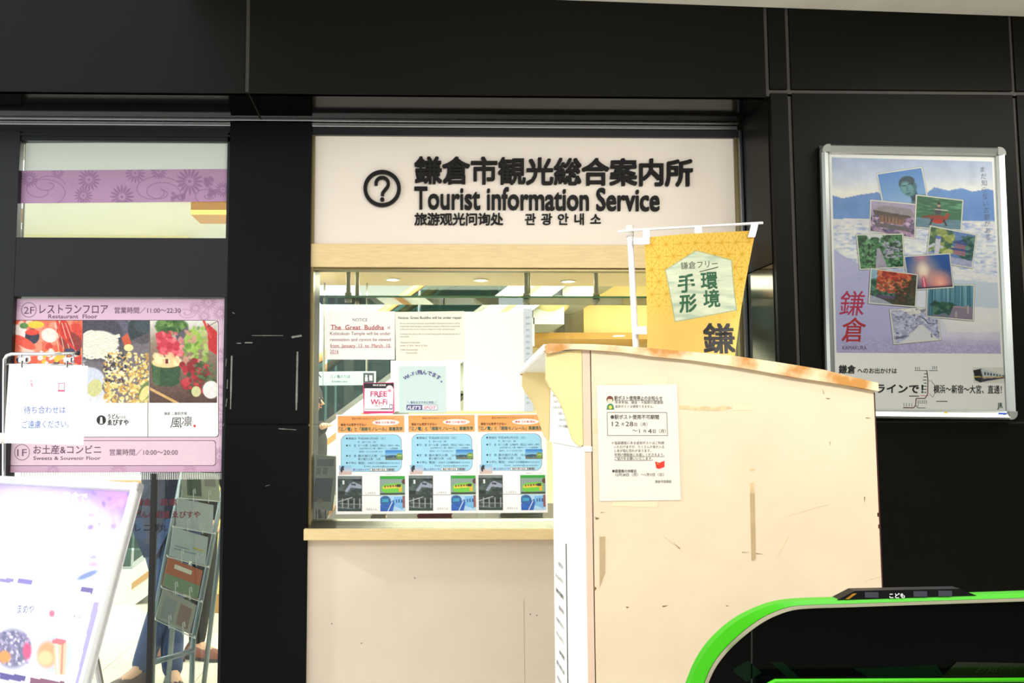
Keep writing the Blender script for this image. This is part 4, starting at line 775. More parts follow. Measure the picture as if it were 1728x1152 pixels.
# ------------------------------------------------------------------ escalators
HR = mat('tan_handrail', (196, 148, 92), .4); SKIN = mat('escalator_panel', (236, 236, 226), .3, var=.03); DG = glass('dark_green_glass', (150, 176, 168)); TRM = mat('escalator_trim', (196, 200, 196), .2, metal=.9); STP = mat('escalator_step', (150, 154, 150), .5)
def escalator(x0, y0, W_, lab, z0=0, L=4.6, sl=.74):
    t = thing('escalator', lab, 'escalator', (x0, y0, z0), 'escalators in the hall'); a = math.atan(sl)
    up = lambda d, h: Vector((x0+.9+d, 0, z0+h+d*sl))
    for yy in (y0, y0+W_):
        A = lambda d, h, y=yy: up(d, h)+Vector((0, y, 0))
        def strip(nm, m, h0, h1, d0, d1, th=.03):
            m_ = MB(); m_.prism([A(d0, h0), A(d1, h0), A(d1, h1), A(d0, h1)], (0, th, 0)); return fix(m_.build(nm, m, t))
        m_ = MB(); m_.prism([Vector((x0-.1, yy, z0)), A(0, -.02) , A(L, -.02), A(L, .28), A(0, .28), Vector((x0-.1, yy, z0+.28))], (0, .05, 0)); fix(m_.build('side_cladding', SKIN, t))
        strip('trim_band', TRM, .28, .33, 0, L, .045); strip('trim_band', HR, .12, .17, 0, L, -.008)
        n = 6
        for i in range(n): strip('glass_panel', DG, .33, .84, i*L/n+.01, (i+1)*L/n-.01, .02)
        m_ = MB(); m_.prism([Vector((x0+.06, yy, z0+.3)), Vector((x0+.88, yy, z0+.3)), A(0, .84), Vector((x0+.1, yy, z0+.84))], (0, .02, 0)); fix(m_.build('glass_panel', DG, t))
        pts = [A(L, .9), A(.1, .9)]; m_ = MB(); path_ = [A(L, .88), A(.5, .88), A(0, .88), Vector((x0+.5, yy, z0+.88)), Vector((x0+.1, yy, z0+.87))]
        for k in range(1, 9): th = math.pi/2+math.pi*k/8; path_.append(Vector((x0+.1+.28*math.cos(th), yy, z0+.59+.28*math.sin(th))))
        path_.append(Vector((x0+.5, yy, z0+.31))); m_.tube([q+Vector((0, .02, 0)) for q in path_], .035, 8); m_.build('handrail', HR, t, True)
    m_ = MB(); m_.prism([Vector((x0-.4, y0+.06, z0+.004)), Vector((x0+.85, y0+.06, z0+.004)), Vector((x0+.85, y0+.06, z0+.02)), Vector((x0-.4, y0+.06, z0+.02))], (0, W_-.08, 0)); fix(m_.build('comb_plate', mat('dark_comb_plate', (70, 84, 90), .4), t))
    for i in range(18):
        x = x0+.9+i*.25; m_ = MB().box(x, x+.26, y0+.06, y0+W_-.02, z0-.02+i*.25*sl-.12, z0+.1+i*.25*sl*1.0); m_.build('step', STP, t)
    return t
escalator(-3.1, 7.3, 1.0, 'nearer escalator rising to the right behind the office and door glass'); escalator(-2.2, 9.2, 1.0, 'farther escalator rising to the right behind the first one', L=3.4)
# mat + caution tag
m = box('door_mat', mat('grey_mat', (112, 110, 112), .95, var=.3, vscale=120), -2.3, -1.42, 4.55, 5.15, 0, .012); tag(m, 'grey doormat just inside the glass door', 'mat')
p = P(226, 878, 7.2); m_ = MB().disc((p.x, 7.26, p.z), (0, 1, 0), .035, .02, 20); m = m_.build('caution_disc', mat('yellow_caution', (240, 214, 20), .5), origin=(p.x, 7.26, p.z)); tag(m, 'small yellow round caution label on the escalator panel', 'label')
# ================================================================== yellow banner on a pole
YB = 3.30
def wv(u, v): return (.0*u, .0*u, .022*np.sin(u*5.2+v*2.0)*(.4+.6*v)+.010*np.sin(v*9+u*3))
bq = [(1087, 401), (1276, 388), (1212, 760), (1096, 760)]
# cloth: rectangle cut that narrows as it folds away at the lower right; kept as a free quad
class Cloth(Sheet):
    def __init__(s, quad, Y, warp):
        s.H = homog(quad, UQ); s.quad = quad; s.warp = warp; s.lay = {}
        w = [np.array(P(x, y, Y)) for x, y in quad]; s.w = w; s.n = np.array([0, -1., 0]); s.Hw = homog(UQ, [(a[0], a[2]) for a in w]); s.Y = Y
    def uvw(s, u, v, off=0):
        u = np.asarray(u, float); v = np.asarray(v, float); X, Z = hmap(s.Hw, u, v); dn = s.warp(u, v)[2]
        return np.stack([X, s.Y-dn-off+0*X, Z], -1)
bs = Cloth(bq, YB, wv)
pt_ = P(1065, 384, YB); pb_x = P(1074, 590, YB+.03).x
root = thing('banner_flag', 'yellow banner with a wooden plaque print on a white pole behind the book box', 'banner', (pb_x, YB+.05, 0))
CL = mat('yellow_banner_cloth', (232, 196, 84), .75, var=.02)
cl = bs.slab('banner_cloth', CL, .0012, root, grid=(40, 60))
def bpaint(im):
    im.grad([(388, (220, 182, 78)), (480, (226, 190, 86)), (560, (228, 190, 98)), (760, (230, 194, 104))]); ln = (190, 146, 26)
    s_ = 24.0
    for r_ in range(8):
        for c_ in range(-1, 10):
            cx_, cy_ = 1086+c_*s_+(s_/2 if r_ % 2 else 0), 394+r_*s_*.866-c_*1.1
            if cy_ > 534 or cx_ > 1290: continue
            a_ = max(.0, min(1, (545-cy_)/60))*.75
            if a_ <= 0: continue
            for k in range(6):
                t = math.pi/6+k*math.pi/3; q = (cx_+s_*.577*math.cos(t), cy_+s_*.577*math.sin(t)); im.line([(cx_, cy_), q], .8, ln, a_)
                t2 = t+math.pi/6; q2 = (cx_+s_*math.cos(t2), cy_+s_*math.sin(t2)); im.line([q, ((cx_+q2[0])/2*1.0, (cy_+q2[1])/2)], .8, ln, a_)
                t3 = k*math.pi/3; im.line([(cx_, cy_), (cx_+s_*math.cos(t3), cy_+s_*math.sin(t3))], .8, ln, a_)
                t4 = t+math.pi/3; im.line([q, (cx_+s_*.577*math.cos(t4), cy_+s_*.577*math.sin(t4))], .8, ln, a_*.0)
    pl_ = [(1172, 424), (1236, 438), (1246, 522), (1138, 543), (1120, 457)]
    im.poly(pl_, (200, 210, 184)); msk = np.zeros(im.X.shape); tmp = Img(im.X, im.Y); tmp.fill((0, 0, 0)); tmp.poly(pl_, (255, 255, 255)); msk = tmp.a[..., 0]/255
    im.noise(26, 0, 4, (214, 222, 196), .45, 4, 4.5, .8, msk); im.noise(40, 0, 9, (150, 176, 156), .55, 4, 6, .6, msk); im.line(pl_+[pl_[0]], 1.6, (150, 160, 120), .8)
bs.picture('banner_print', bq, 330, 420, bpaint, root, .0008, rough=.75)
GN = (46, 96, 66)
bs.text('鎌倉フリー', 1146, 450, 13.5, (56, 70, 50), w=66, rot=-.09, bold=.0); bs.line([(1138, 464), (1180, 459), (1213, 450)], 1.4, (56, 70, 50), .0009)
bs.text('手', 1141, 480, 32, GN, bold=.035, rot=-.08, shear=.05); bs.text('形', 1145, 513, 32, GN, bold=.035, rot=-.1, shear=.05); bs.text('環', 1182, 474, 31, GN, bold=.03, rot=-.08); bs.text('境', 1188, 504, 31, GN, bold=.03, rot=-.08)
bs.text('鎌', 1189, 570, 54, (24, 22, 22), bold=.03, w=52); bs.text('倉', 1186, 630, 54, (24, 22, 22), bold=.03, w=50); bs.text('環境手形', 1180, 690, 24, (24, 22, 22), bold=.02, vert=False, w=30)
bs.flush(root, rough=.75)
WPL = mat('white_pole', (240, 240, 244), .35)
m_ = MB(); m_.tube([(pb_x+.035, YB+.05, 0), (pb_x, YB+.035, P(1074, 590, YB).z), (pt_.x, YB+.02, pt_.z-.0)], .0115, 14); m_.build('pole', WPL, root, True)
m_ = MB(); m_.tube([pt_+Vector((0, .02, -.03)), pt_+Vector((0, .02, .012))], .015, 14); m_.build('pole_cap', mat('cap_grey', (226, 224, 214), .4), root, True)
A = P(1043, 391, YB-.0); B = P(1287, 376, YB-.0); m_ = MB(); m_.tube([A, pt_+Vector((0, -.0, -.01)), B], .0055, 10); m_.build('crossbar', WPL, root, True)
TB = mat('white_tab', (240, 238, 246), .7)
for (x0, y0, x1, y1, sk) in ((1085, 386, 1096, 412, 0), (1172, 381, 1184, 408, 0), (1268, 376, 1280, 400, -6)):
    q = Cloth([(x0, y0), (x1, y0-1), (x1+sk, y1), (x0+sk, y1)], YB-.008, lambda u, v: (0, 0, .004*np.sin(v*3))); q.slab('loop_tab', TB, .004, root, grid=(2, 6))
for (x0, y0, x1, y1) in ((1068, 402, 1092, 413), (1070, 551, 1102, 564)):
    q = Cloth([(x0, y0), (x1, y0-1), (x1, y1), (x0, y1)], YB-.004, lambda u, v: (0, 0, .012*(1-u))); q.slab('loop_tab', TB, .004, root, grid=(6, 2))
m_ = MB().tube([(pb_x+.035, YB+.05, 0), (pb_x+.035, YB+.05, .05)], .13, 24, rs=[.14, .12]); m_.build('base', mat('grey_base', (120, 120, 120), .6), root)
# ================================================================== book return box (side view)
Y0, Y1 = 2.30, 2.80
def Q(x, y, Y=Y0): p = P(x, y, Y); return p.x, p.z
root = thing('book_return_box', 'tall cream painted wooden return box with curved top and worn rim', 'box', (P(1240, 1000, 2.5).x, 2.55, 0))
CRM = mat('cream_painted_board', (216, 199, 170), .5, var=.06, vscale=5, bump=.08, bscale=30)
PNK = mat('pinkish_cream_edge', (212, 186, 164), .5, var=.05); YEL = mat('yellow_cheek', (226, 204, 144), .5, var=.04); WHP = mat('white_front_paint', (240, 240, 236), .5, var=.03)
MAR = mat('dark_red_edge', (70, 22, 20), .6)
rim = [(922, 590), (960, 589), (1000, 591), (1050, 595), (1100, 602), (1165, 608), (1232, 618), (1285, 627), (1339, 637), (1380, 643), (1419, 649), (1477, 660)]
XR = Q(1480, 800)[0]; XSm = Q(1000.5, 850)[0]; XST = Q(989, 900)[0]; XCH = Q(983, 680)[0]
rz = [Q(x, y) for x, y in rim]
def zt_at(x): return float(np.interp(x, [q[0] for q in rz], [q[1] for q in rz]))
def panel(name, m, poly, y, th, dz=0): return fix(MB().prism([(x, y, z) for x, z in poly], (0, th, dz)).build(name, m, root))
top = [q for q in rz if q[0] > XSm+.005 and q[0] < XR-.004]
for y in (Y0, Y1-.018):
    panel('side_panel', CRM, [(XSm+.0015, 0), (XR, 0), (XR, zt_at(XR))]+[q for q in top[::-1]]+[(XSm+.0015, zt_at(XSm))], y, .018)
    zl = Q(995, 757)[1]
    panel('corner_post', PNK, [(XST, 0), (XSm-.0015, 0), (XSm-.0015, zl-.008), (XST, zl-.008)], y+.001, .03); panel('corner_post', PNK, [(XCH+.001, zl+.006), (XSm-.0015, zl+.006), (XSm-.0015, zt_at(XSm)), (XCH+.001, zt_at(XCH))], y+.001, .03)
    ck = [Q(a, b) for a, b in ((922, 596), (922, 640), (928, 652), (936, 663), (945, 676), (951, 690), (956, 705), (960, 720), (964, 733), (968, 743), (974, 750), (979, 752))]
    panel('cheek_panel', YEL, ck+[(XCH, zl+.01), (XCH, zt_at(XCH))], y+.001, .018)
box('back_panel', CRM, XR-.02, XR-.002, Y0+.018, Y1-.018, 0, zt_at(XR), root); box('rear_edge', MAR, XR, XR+.004, Y0+.001, Y1-.001, 0, zt_at(XR)-.004, root)
# ledge, front door panels
box('ledge', WHP, XST-.004, XSm-.0, Y0-.002, Y1, zl-.008, zl+.006, root, .002)
fp = box('front_panel', WHP, XST-.002, XST+.016, Y0+.004, Y1-.002, 0, zl-.008, root)
yg_ = 2.30; yb = (955-CX); 
# gap between the two lower doors
def YatX(px, X): # depth where the ray column px meets plane x=X
    a = ray(px, 900); return X/a.x*a.y
yg2 = YatX(955.5, XST-.002)
box('door_gap', mat('black_gap', (26, 24, 24), .8), XST-.0035, XST-.0015, yg2-.004, yg2+.004, 0, P(955, 917, yg2).z, root)
box('chute_panel', WHP, XCH+.004, XCH+.016, Y0+.03, Y1-.03, zl, zt_at(XCH), root)
m_ = MB(); a = Q(978, 752); b = Q(975, 600); m_.prism([(XCH+.002, Y0+.02, zl+.005), (XCH-.010, Y0+.02, zl+.005), (XCH-.004, Y0+.02, b[1]-.02), (XCH+.002, Y0+.02, b[1]-.02)], (0, Y1-Y0-.04, 0)); fix(m_.build('chute_flap', WHP, root))
# printed notice text on the flap and the lower door (seen at a very flat angle)
IG = (120, 128, 170)
def side_text(body, X, ya, yb_, z, h, key, nm='lettering'):
    v, f = glyphs(body, .01, 2); x0, x1 = v[:, 0].min(), v[:, 0].max(); m_ = MB(); m_.v = [Vector((X, yb_+(a-x0)/(x1-x0)*(ya-yb_), z+(c_-.38)*h)) for a, c_, _ in v]; m_.f = f; return m_.build(nm, mat('ink_%d_%d_%d' % key, key, .5), root)
for i in range(9): side_text(('返却ポスト　図書館の本', 'この口へ入れて下さい', 'かまくら市図書館')[i % 3], XCH-.0125, Y0+.14, Y0+(.3 if i > 5 else .40), zl+.2-i*.018, .009, (120, 126, 146))
for i in range(18): side_text(('本を返却する方はこの', '中へお入れ下さい', '鎌倉市図書館', '開館日と時間のご案内')[i % 4], XST-.0042, yg2+.05, Y1-(.04 if i % 3 else .09), 1.06-i*.043, .014, (214, 222, 240))
# curved roof with thick worn rim
rt = [(918, 584), (925, 580), (960, 580.5), (1000, 581), (1050, 584), (1100, 588), (1165, 594), (1232, 600), (1300, 610), (1345, 617), (1387, 624), (1430, 635), (1478, 646)]
rb = [(1479, 660)]+[(x, y) for x, y in rim[::-1]][1:-1]+[(925, 597), (919, 594)]
po = [Q(*q) for q in rt+rb]
RIMM = mat('worn_rim_paint', (232, 208, 170), .55, var=.05)
n_ = RIMM.node_tree.nodes; L_ = RIMM.node_tree.links; b_ = n_['Principled BSDF']; src = b_.inputs['Base Color'].links[0].from_socket
nz = n_.new('ShaderNodeTexNoise'); nz.inputs['Scale'].default_value = 9; nz.inputs['Detail'].default_value = 8; tcc = n_.new('ShaderNodeTexCoord'); L_.new(tcc.outputs['Object'], nz.inputs[0])
cr = n_.new('ShaderNodeValToRGB'); cr.color_ramp.elements[0].position = .49; cr.color_ramp.elements[1].position = .62; L_.new(nz.outputs['Fac'], cr.inputs[0])
mx = n_.new('ShaderNodeMixRGB'); mx.inputs[2].default_value = tuple(lin((186, 130, 62)))+(1,); L_.new(cr.outputs[0], mx.inputs[0]); L_.new(src, mx.inputs[1]); L_.new(mx.outputs[0], b_.inputs['Base Color'])
roof = panel('roof', RIMM, po, Y0-.012, .016); panel('roof_rim', RIMM, [(x, z-.035) for x, z in po], Y1-.004, .016)
tp = MB(); t_ = [Q(*q) for q in rt]
poly = [(x, z) for x, z in t_]+[(x, z-.016) for x, z in t_[::-1]]
panel('roof_board', mat('white_roof_board', (240, 238, 230), .5, var=.03), poly, Y0+.004, Y1-Y0-.008, -.035)
panel('fascia', WHP, [(po[0][0]-.003, po[0][1]+.004), (po[0][0]+.012, po[0][1]+.004), (po[0][0]+.012, po[0][1]-.012), (po[0][0]-.003, po[0][1]-.012)], Y0-.01, Y1-Y0+.02, -.037)
# tape, residue and marks on the side panel
TAPE = mat('tan_tape', (178, 156, 120), .5, var=.1, vscale=20); RES = mat('tape_residue', (214, 188, 142), .6, var=.25, vscale=60); FNT = mat('faint_tape', (232, 206, 170), .45); GRM = mat('grime_mark', (120, 96, 66), .7)
def mark(name, m, pts, off=.0006): 
    q = [P(x, y, Y0-off) for x, y in pts]; return MB().prism([Vector((p.x, Y0-off, p.z)) for p in q], (0, off*.9, 0)).build(name, m, root)
mark('tape_strip', TAPE, [(1265.5, 832), (1273.5, 832), (1275.5, 942), (1272, 946), (1268, 945)]); mark('tape_strip', TAPE, [(1011.5, 905), (1021.5, 905), (1021.5, 966), (1012, 991)])
mark('tape_residue', RES, [(1266, 815), (1272, 813), (1273, 831), (1266, 831)]); mark('tape_residue', RES, [(1264, 791), (1273, 790), (1272, 794), (1265, 794)])
mark('tape_residue', RES, [(1146, 684), (1160, 684), (1175, 687), (1190, 685), (1205, 688), (1222, 684), (1237, 688), (1215, 693), (1180, 692), (1147, 690)]); mark('tape_residue', FNT, [(1236, 683), (1270, 683), (1269, 692), (1236, 692)])
mark('tape_residue', FNT, [(1024, 637), (1126, 637), (1126, 649), (1024, 648)]); mark('tape_residue', FNT, [(1034, 846), (1110, 846), (1110, 856), (1034, 854)]); mark('tape_residue', mat('edge_wear', (214, 190, 150), .6, var=.1), [(1002, 706), (1009, 704), (1008, 730), (1002, 732)])
for pts in (((1393, 671), (1402, 672), (1397, 673.5)), ((1388, 656), (1391, 664), (1390, 665)), ((1460, 704), (1470, 705), (1463, 706)), ((1458, 838), (1460, 838), (1459, 848)), ((1252, 931), (1265, 932), (1252, 932.2)), ((1276, 933), (1289, 935), (1276, 934.5)), ((1136, 915), (1148, 925), (1147, 926)),
            ((1004, 872), (1012, 874), (1006, 877)), ((1013, 864), (1021, 864), (1014, 865)), ((1002, 988), (1007, 992), (1003, 998)), ((1056, 1023), (1062, 1024), (1058, 1026)), ((1118, 1022), (1127, 1021), (1119, 1024)), ((1225, 1021), (1230, 1022), (1226, 1023)), ((1118, 1023), (1126, 1022), (1119, 1024)), ((1400, 745), (1401, 745), (1401, 752))):
    mark('scuff_mark', GRM, pts, .0005)
for a_, b_, w_ in (((1120, 905), (1150, 930), .8), ((1330, 905), (1310, 940), .8), ((1460, 980), (1486, 972), .7), ((1330, 870), (1400, 850), .7)):
    mark('scuff_mark', RES, [a_, (a_[0]+w_, a_[1]), (b_[0]+w_, b_[1]), b_], .0005)
for x, y in ((1483, 868), (1484.5, 888)): p = P(x, y, Y0); box('edge_chip', MAR, p.x-.004, p.x+.002, Y0-.0006, Y0, p.z-.005, p.z+.005, root)
# dated notice taped to the box
s, r = notice('library_notice', 'dated white library notice taped to the side of the cream box', 'notice', [(1008, 650), (1146, 648), (1145, 844), (1010, 845)], Y0-.0016, mat('notice_paper', (216, 211, 200), .5))
K2 = (66, 60, 58)
s.text('駅ポスト使用停止のお知らせ', 1038, 672, 8, K2, w=82, bold=.012); s.rect(1038, 676.2, 1120, 676.8, K2); s.text('年末年始、鎌倉・大船駅の図書館', 1039, 679.5, 5.6, K2, w=82); s.text('返却ポストは使用できません。', 1039, 686.5, 5.6, K2, w=66)
s.rrect(1025, 696.5, 1127, 736.5, .5, K2, .0008, line=.7); s.text('●駅ポスト使用不可期間', 1031, 704.5, 8.4, K2, w=82, bold=.01)
s.text('12', 1033, 716, 11, K2, w=12); s.text('月', 1048.5, 717, 6, K2); s.text('28', 1056, 716, 11, K2, w=13); s.text('日（月）', 1071, 717, 7, K2, w=22); s.text('〜', 1067, 727.5, 9, K2, w=9); s.text('1', 1079, 728, 10, K2); s.text('月', 1085.5, 728.5, 6, K2); s.text('4', 1093.5, 728, 11, K2, w=6.5); s.text('日（月）', 1102, 728.5, 7, K2, w=22)
for i, (t, w_) in enumerate((('＊各図書館にある返却ポストはご利用', 88), ('　いただけますが、たくさんの本が入る', 84), ('　と本が傷む恐れがあります。', 62), ('　年明け開館後にお返しくださるよう、', 84), ('　ご協力をお願いいたします。', 64))):
    s.text(t, 1032 if i == 0 else 1036, 748.5+i*6.6, 5.6, K2, w=w_)
s.rect(1037, 771.4, 1120, 771.9, K2); s.rect(1037, 778, 1100, 778.5, K2)
s.text('●図書館の休館日', 1032, 795.5, 5.6, K2, w=40, bold=.012); s.text('12月28日（月）〜1月3日（日）', 1037, 801.5, 5.8, K2, w=81); s.text('鎌倉市図書館', 1103, 813, 5, K2, w=27)
RD2 = (200, 40, 36); s.poly([(1104, 780), (1111, 782), (1111, 792), (1106, 791)], RD2, .0008); s.poly([(1111, 782), (1120, 778.5), (1119.5, 789), (1111, 792)], (224, 50, 40), .0008); s.line([(1107, 783), (1110, 785)], .8, (240, 190, 60))
s.ell(1030.5, 674.5, 5.8, 6, (110, 60, 44), .0007); s.ell(1030.5, 676.5, 4.2, 4.4, (244, 206, 176), .0009); s.rect(1026.6, 671, 1034.6, 674.2, (110, 60, 44), .0011); s.ell(1028.8, 677, .45, .6, (50, 30, 30), .0012); s.ell(1032.2, 677, .45, .6, (50, 30, 30), .0012)
s.poly([(1024.4, 692), (1026, 684.5), (1029, 682), (1033, 682), (1036, 684.5), (1037.4, 692)], (60, 120, 84), .0008); s.ell(1031, 688, 2.8, 3, (232, 190, 60), .001); s.ell(1027, 683, .1, .1, RD2)
s.poly([(1093, 838), (1094.5, 832), (1096, 832), (1094.5, 838)], ('clear_tape', (214, 214, 230)), .0008); s.flush(r)
# ================================================================== ticket gate, lower right
YT = 1.60
root = thing('ticket_gate', 'black glossy ticket gate with a bright green rounded rim', 'gate', (P(1500, 1100, YT).x, YT+.15, 0))
out = [(1160, 1165), (1166, 1148), (1178, 1120), (1195, 1093), (1217, 1069), (1243, 1048), (1270, 1033), (1300, 1021), (1330, 1014.5), (1365, 1012), (1415, 1010.5)]
inn = [(1182, 1165), (1188, 1148), (1199, 1123), (1215, 1100), (1235, 1079), (1257, 1060), (1281, 1043), (1305, 1031), (1332, 1022.5), (1365, 1019.5), (1415, 1018)]
XE = 1900; top_s = lambda x, d=0: 1010.5-(x-1415)*.0335+d
o_ = [Q(x, y, YT) for x, y in out]+[Q(XE, top_s(XE), YT)]; i_ = [Q(x, y, YT) for x, y in inn]+[Q(XE, top_s(XE, 7.5), YT)]
def smooth(L):
    r = []
    for i in range(len(L)-2):
        p0, p1, p2, p3 = L[max(i-1, 0)], L[i], L[i+1], L[min(i+2, len(L)-2)]
        for k in range(4):
            t = k/4; r.append(tuple(.5*(2*p1[j]+(p2[j]-p0[j])*t+(2*p0[j]-5*p1[j]+4*p2[j]-p3[j])*t*t+(3*p1[j]-p0[j]-3*p2[j]+p3[j])*t**3) for j in (0, 1)))
    return r+L[-2:]
o_ = smooth(o_); i_ = smooth(i_)
dn = lambda L: [(L[0][0]-.01, 0.0)]+L
o_ = dn(o_); i_ = dn(i_)
GRN = mat('bright_green_rim', (54, 160, 8), .4, spec=.3); GBL = mat('gloss_black_panel', (3, 4, 4), .1, spec=.08); BDY = mat('gate_body_grey', (120, 124, 122), .4)
panel('body', BDY, [(x+.01, max(0, z-.012)) for x, z in o_]+[(o_[-1][0], 0)], YT+.02, .022)
m_ = MB(); n = len(o_)
for L2, y in ((o_, YT+.02), (o_, YT), (i_, YT-.004), (i_, YT+.02)): m_.v += [Vector((x, y, z)) for x, z in L2]
m_.f = [(a*n+k, a*n+k+1, (a+1)*n+k+1, (a+1)*n+k) for a in range(3) for k in range(n-1)]; fix(m_.build('rim', GRN, root))
i2 = [(x+.006, max(0, z-.0065)) for x, z in i_]; m_ = MB()
for L2, y in ((i_, YT-.006), (i2, YT-.002), (i2, YT+.02)): m_.v += [Vector((x, y, z)) for x, z in L2]
m_.f = [(a*n+k, a*n+k+1, (a+1)*n+k+1, (a+1)*n+k) for a in range(2) for k in range(n-1)]; fix(m_.build('inner_trim', mat('satin_trim', (190, 186, 170), .22, metal=.9), root))
panel('front_panel', GBL, i2+[(i2[-1][0], 0)], YT+.004, .012)
def gp(name, m, pts, y=YT+.0035, th=.0008): q = [P(a, b, y) for a, b in pts]; return MB().prism([Vector((p.x, y, p.z)) for p in q], (0, th, 0)).build(name, m, root)
DGN = mat('dark_green_reflection', (4, 22, 8), .3, spec=.1); 
gp('panel_seam', mat('seam_grey', (30, 32, 31), .4), [(1267.5, 1062), (1269.5, 1062), (1269.5, 1152), (1267.5, 1152)])
gp('green_graphic', DGN, [(1238, 1128), (1263, 1114), (1285, 1135), (1260, 1150), (1238, 1134)]); gp('green_graphic', DGN, [(1300, 1116), (1322, 1118), (1350, 1144), (1330, 1144)]); gp('green_graphic', DGN, [(1440, 1128), (1580, 1122), (1600, 1150), (1480, 1150)])  # reflections in the black gloss, painted as dim green shapes
s = Sheet([(1600, 1118), (1728, 1106), (1728, 1146), (1626, 1146)], YT+.0032); s.rect(1604, 1120, 1740, 1146, ('graphic_patch', (10, 22, 3))); s.text('お知らせ', 1640, 1131, 13, ('graphic_patch', (26, 40, 10)), w=70, off=.0012); s.flush(root, rough=.2)  # reflected patch and its lettering, painted flat on the panel
# lower ledge of the gate with a green lip
a = P(1296, 1149, YT-.03); b = P(1900, 1146, YT-.03); m_ = MB(); m_.tube([Vector((a.x-.0, YT+.0, a.z-.03)), Vector((a.x+.002, YT-.028, a.z-.006)), Vector((a.x+.012, YT-.03, a.z)), Vector((b.x, YT-.03, b.z))], .004, 8); m_.build('green_lip', GRN, root, True)
box('ledge', GBL, a.x+.004, b.x, YT-.028, YT+.004, a.z-.2, a.z-.003, root, .003)
# indicator unit
y_i = YT+.03; IND = mat('indicator_black', (8, 9, 11), .4, spec=.2)
m_ = MB(); fr = [P(x, y, YT-.002) for x, y in ((1413, 1012), (1443, 996.5), (1620, 993), (1648, 1004.5))]
fr = [Vector((p.x, YT-.002, p.z)) for p in fr]; m_.prism(fr, (0, .024, 0)); fix(m_.build('indicator_unit', IND, root))
gp('amber_reflector', mat('amber_strip', (190, 140, 50), .25, metal=.6), [(1427, 1010.5), (1440, 1001), (1446, 1001), (1433, 1010.5)], YT-.0032)
s = Sheet([(1450, 997), (1620, 994), (1620, 1007), (1450, 1010)], YT-.0028); s.text('こども', 1500, 1004.5, 9.5, (226, 228, 230), w=26, bold=.02)
for x in (1459, 1541, 1583): s.rect(x, 998.5-(x-1459)*.02, x+23, 1008-(x-1459)*.02, ('indicator_window', (44, 46, 58)))
s.flush(root)
# ================================================================== slanted menu board at the left
th = math.radians(18); nrm = Vector((-.50*math.cos(th), -.866*math.cos(th), math.sin(th))).normalized(); A0 = P(237, 815, 2.6)
U_ = Vector((.866, -.50, 0)); V_ = U_.cross(nrm).normalized(); V_ = V_ if V_.z < 0 else -V_
Wb, Hb = .66, 1.22; TR_ = A0; TL_ = A0-U_*Wb
class PSheet(Sheet):
    def __init__(s, O, U, V, n): s.O, s.U, s.V, s.n = np.array(O), np.array(U), np.array(V), np.array(n); s.warp = None; s.lay = {}; s.p0 = Vector(O); s.nv = Vector(n)
    def pt(s, x, y, off=0):
        x = np.atleast_1d(np.asarray(x, float)); y = np.atleast_1d(np.asarray(y, float)); D = np.stack([(x-CX)/FPX, -(y-CY)/FPX, -np.ones(x.shape)], -1)@np.array(RM).T
        t = (np.array(s.p0-EYE)@s.n)/(D@s.n); return np.array(EYE)+D*t[..., None]+off*s.n
ab = PSheet(TL_, U_*Wb, V_*Hb, nrm)
root = thing('menu_board', 'slanted silver framed menu board with a purple food poster at the far left', 'board', (TR_.x-.4, TR_.y+.1, 0))
AF = mat('board_frame_silver', (228, 230, 230), .3, metal=.3)
ab.slab('panel', mat('board_white', (240, 240, 244), .5), .012, root)
for a, d, L_, inw in ((TL_, U_, Wb, V_), (TR_, V_, Hb, -U_), (TL_+V_*Hb, U_, Wb, -V_), (TL_, V_, Hb, U_)):
    m_ = MB(); pr = [(0, -.016), (0, .006), (.006, .012), (.022, .010), (.026, .002), (.026, -.016)]
    m_.v = [a+inw*x+nrm*y for x, y in pr]+[a+d*L_+inw*x+nrm*y for x, y in pr]; k = len(pr); m_.f = [tuple(range(k)), tuple(range(2*k-1, k-1, -1))]+[(j, (j+1) % k, k+(j+1) % k, k+j) for j in range(k)]; fix(m_.build('frame_rail', AF, root))
m_ = MB()
for sx_ in (.1, .34): p = TL_+U_*sx_+V_*.05; q = Vector((p.x, p.y+.0, 0)); bk_ = -Vector((nrm.x, nrm.y, 0)).normalized(); m_.tube([p-nrm*.02, Vector((p.x, p.y, 0))+bk_*.35+Vector((0, 0, .01))], .011, 8); e = TL_+U_*sx_+V_*Hb; m_.tube([e-nrm*.008, Vector((e.x, e.y, 0.01))], .011, 8)
m_.build('stand_leg', CHR, root)
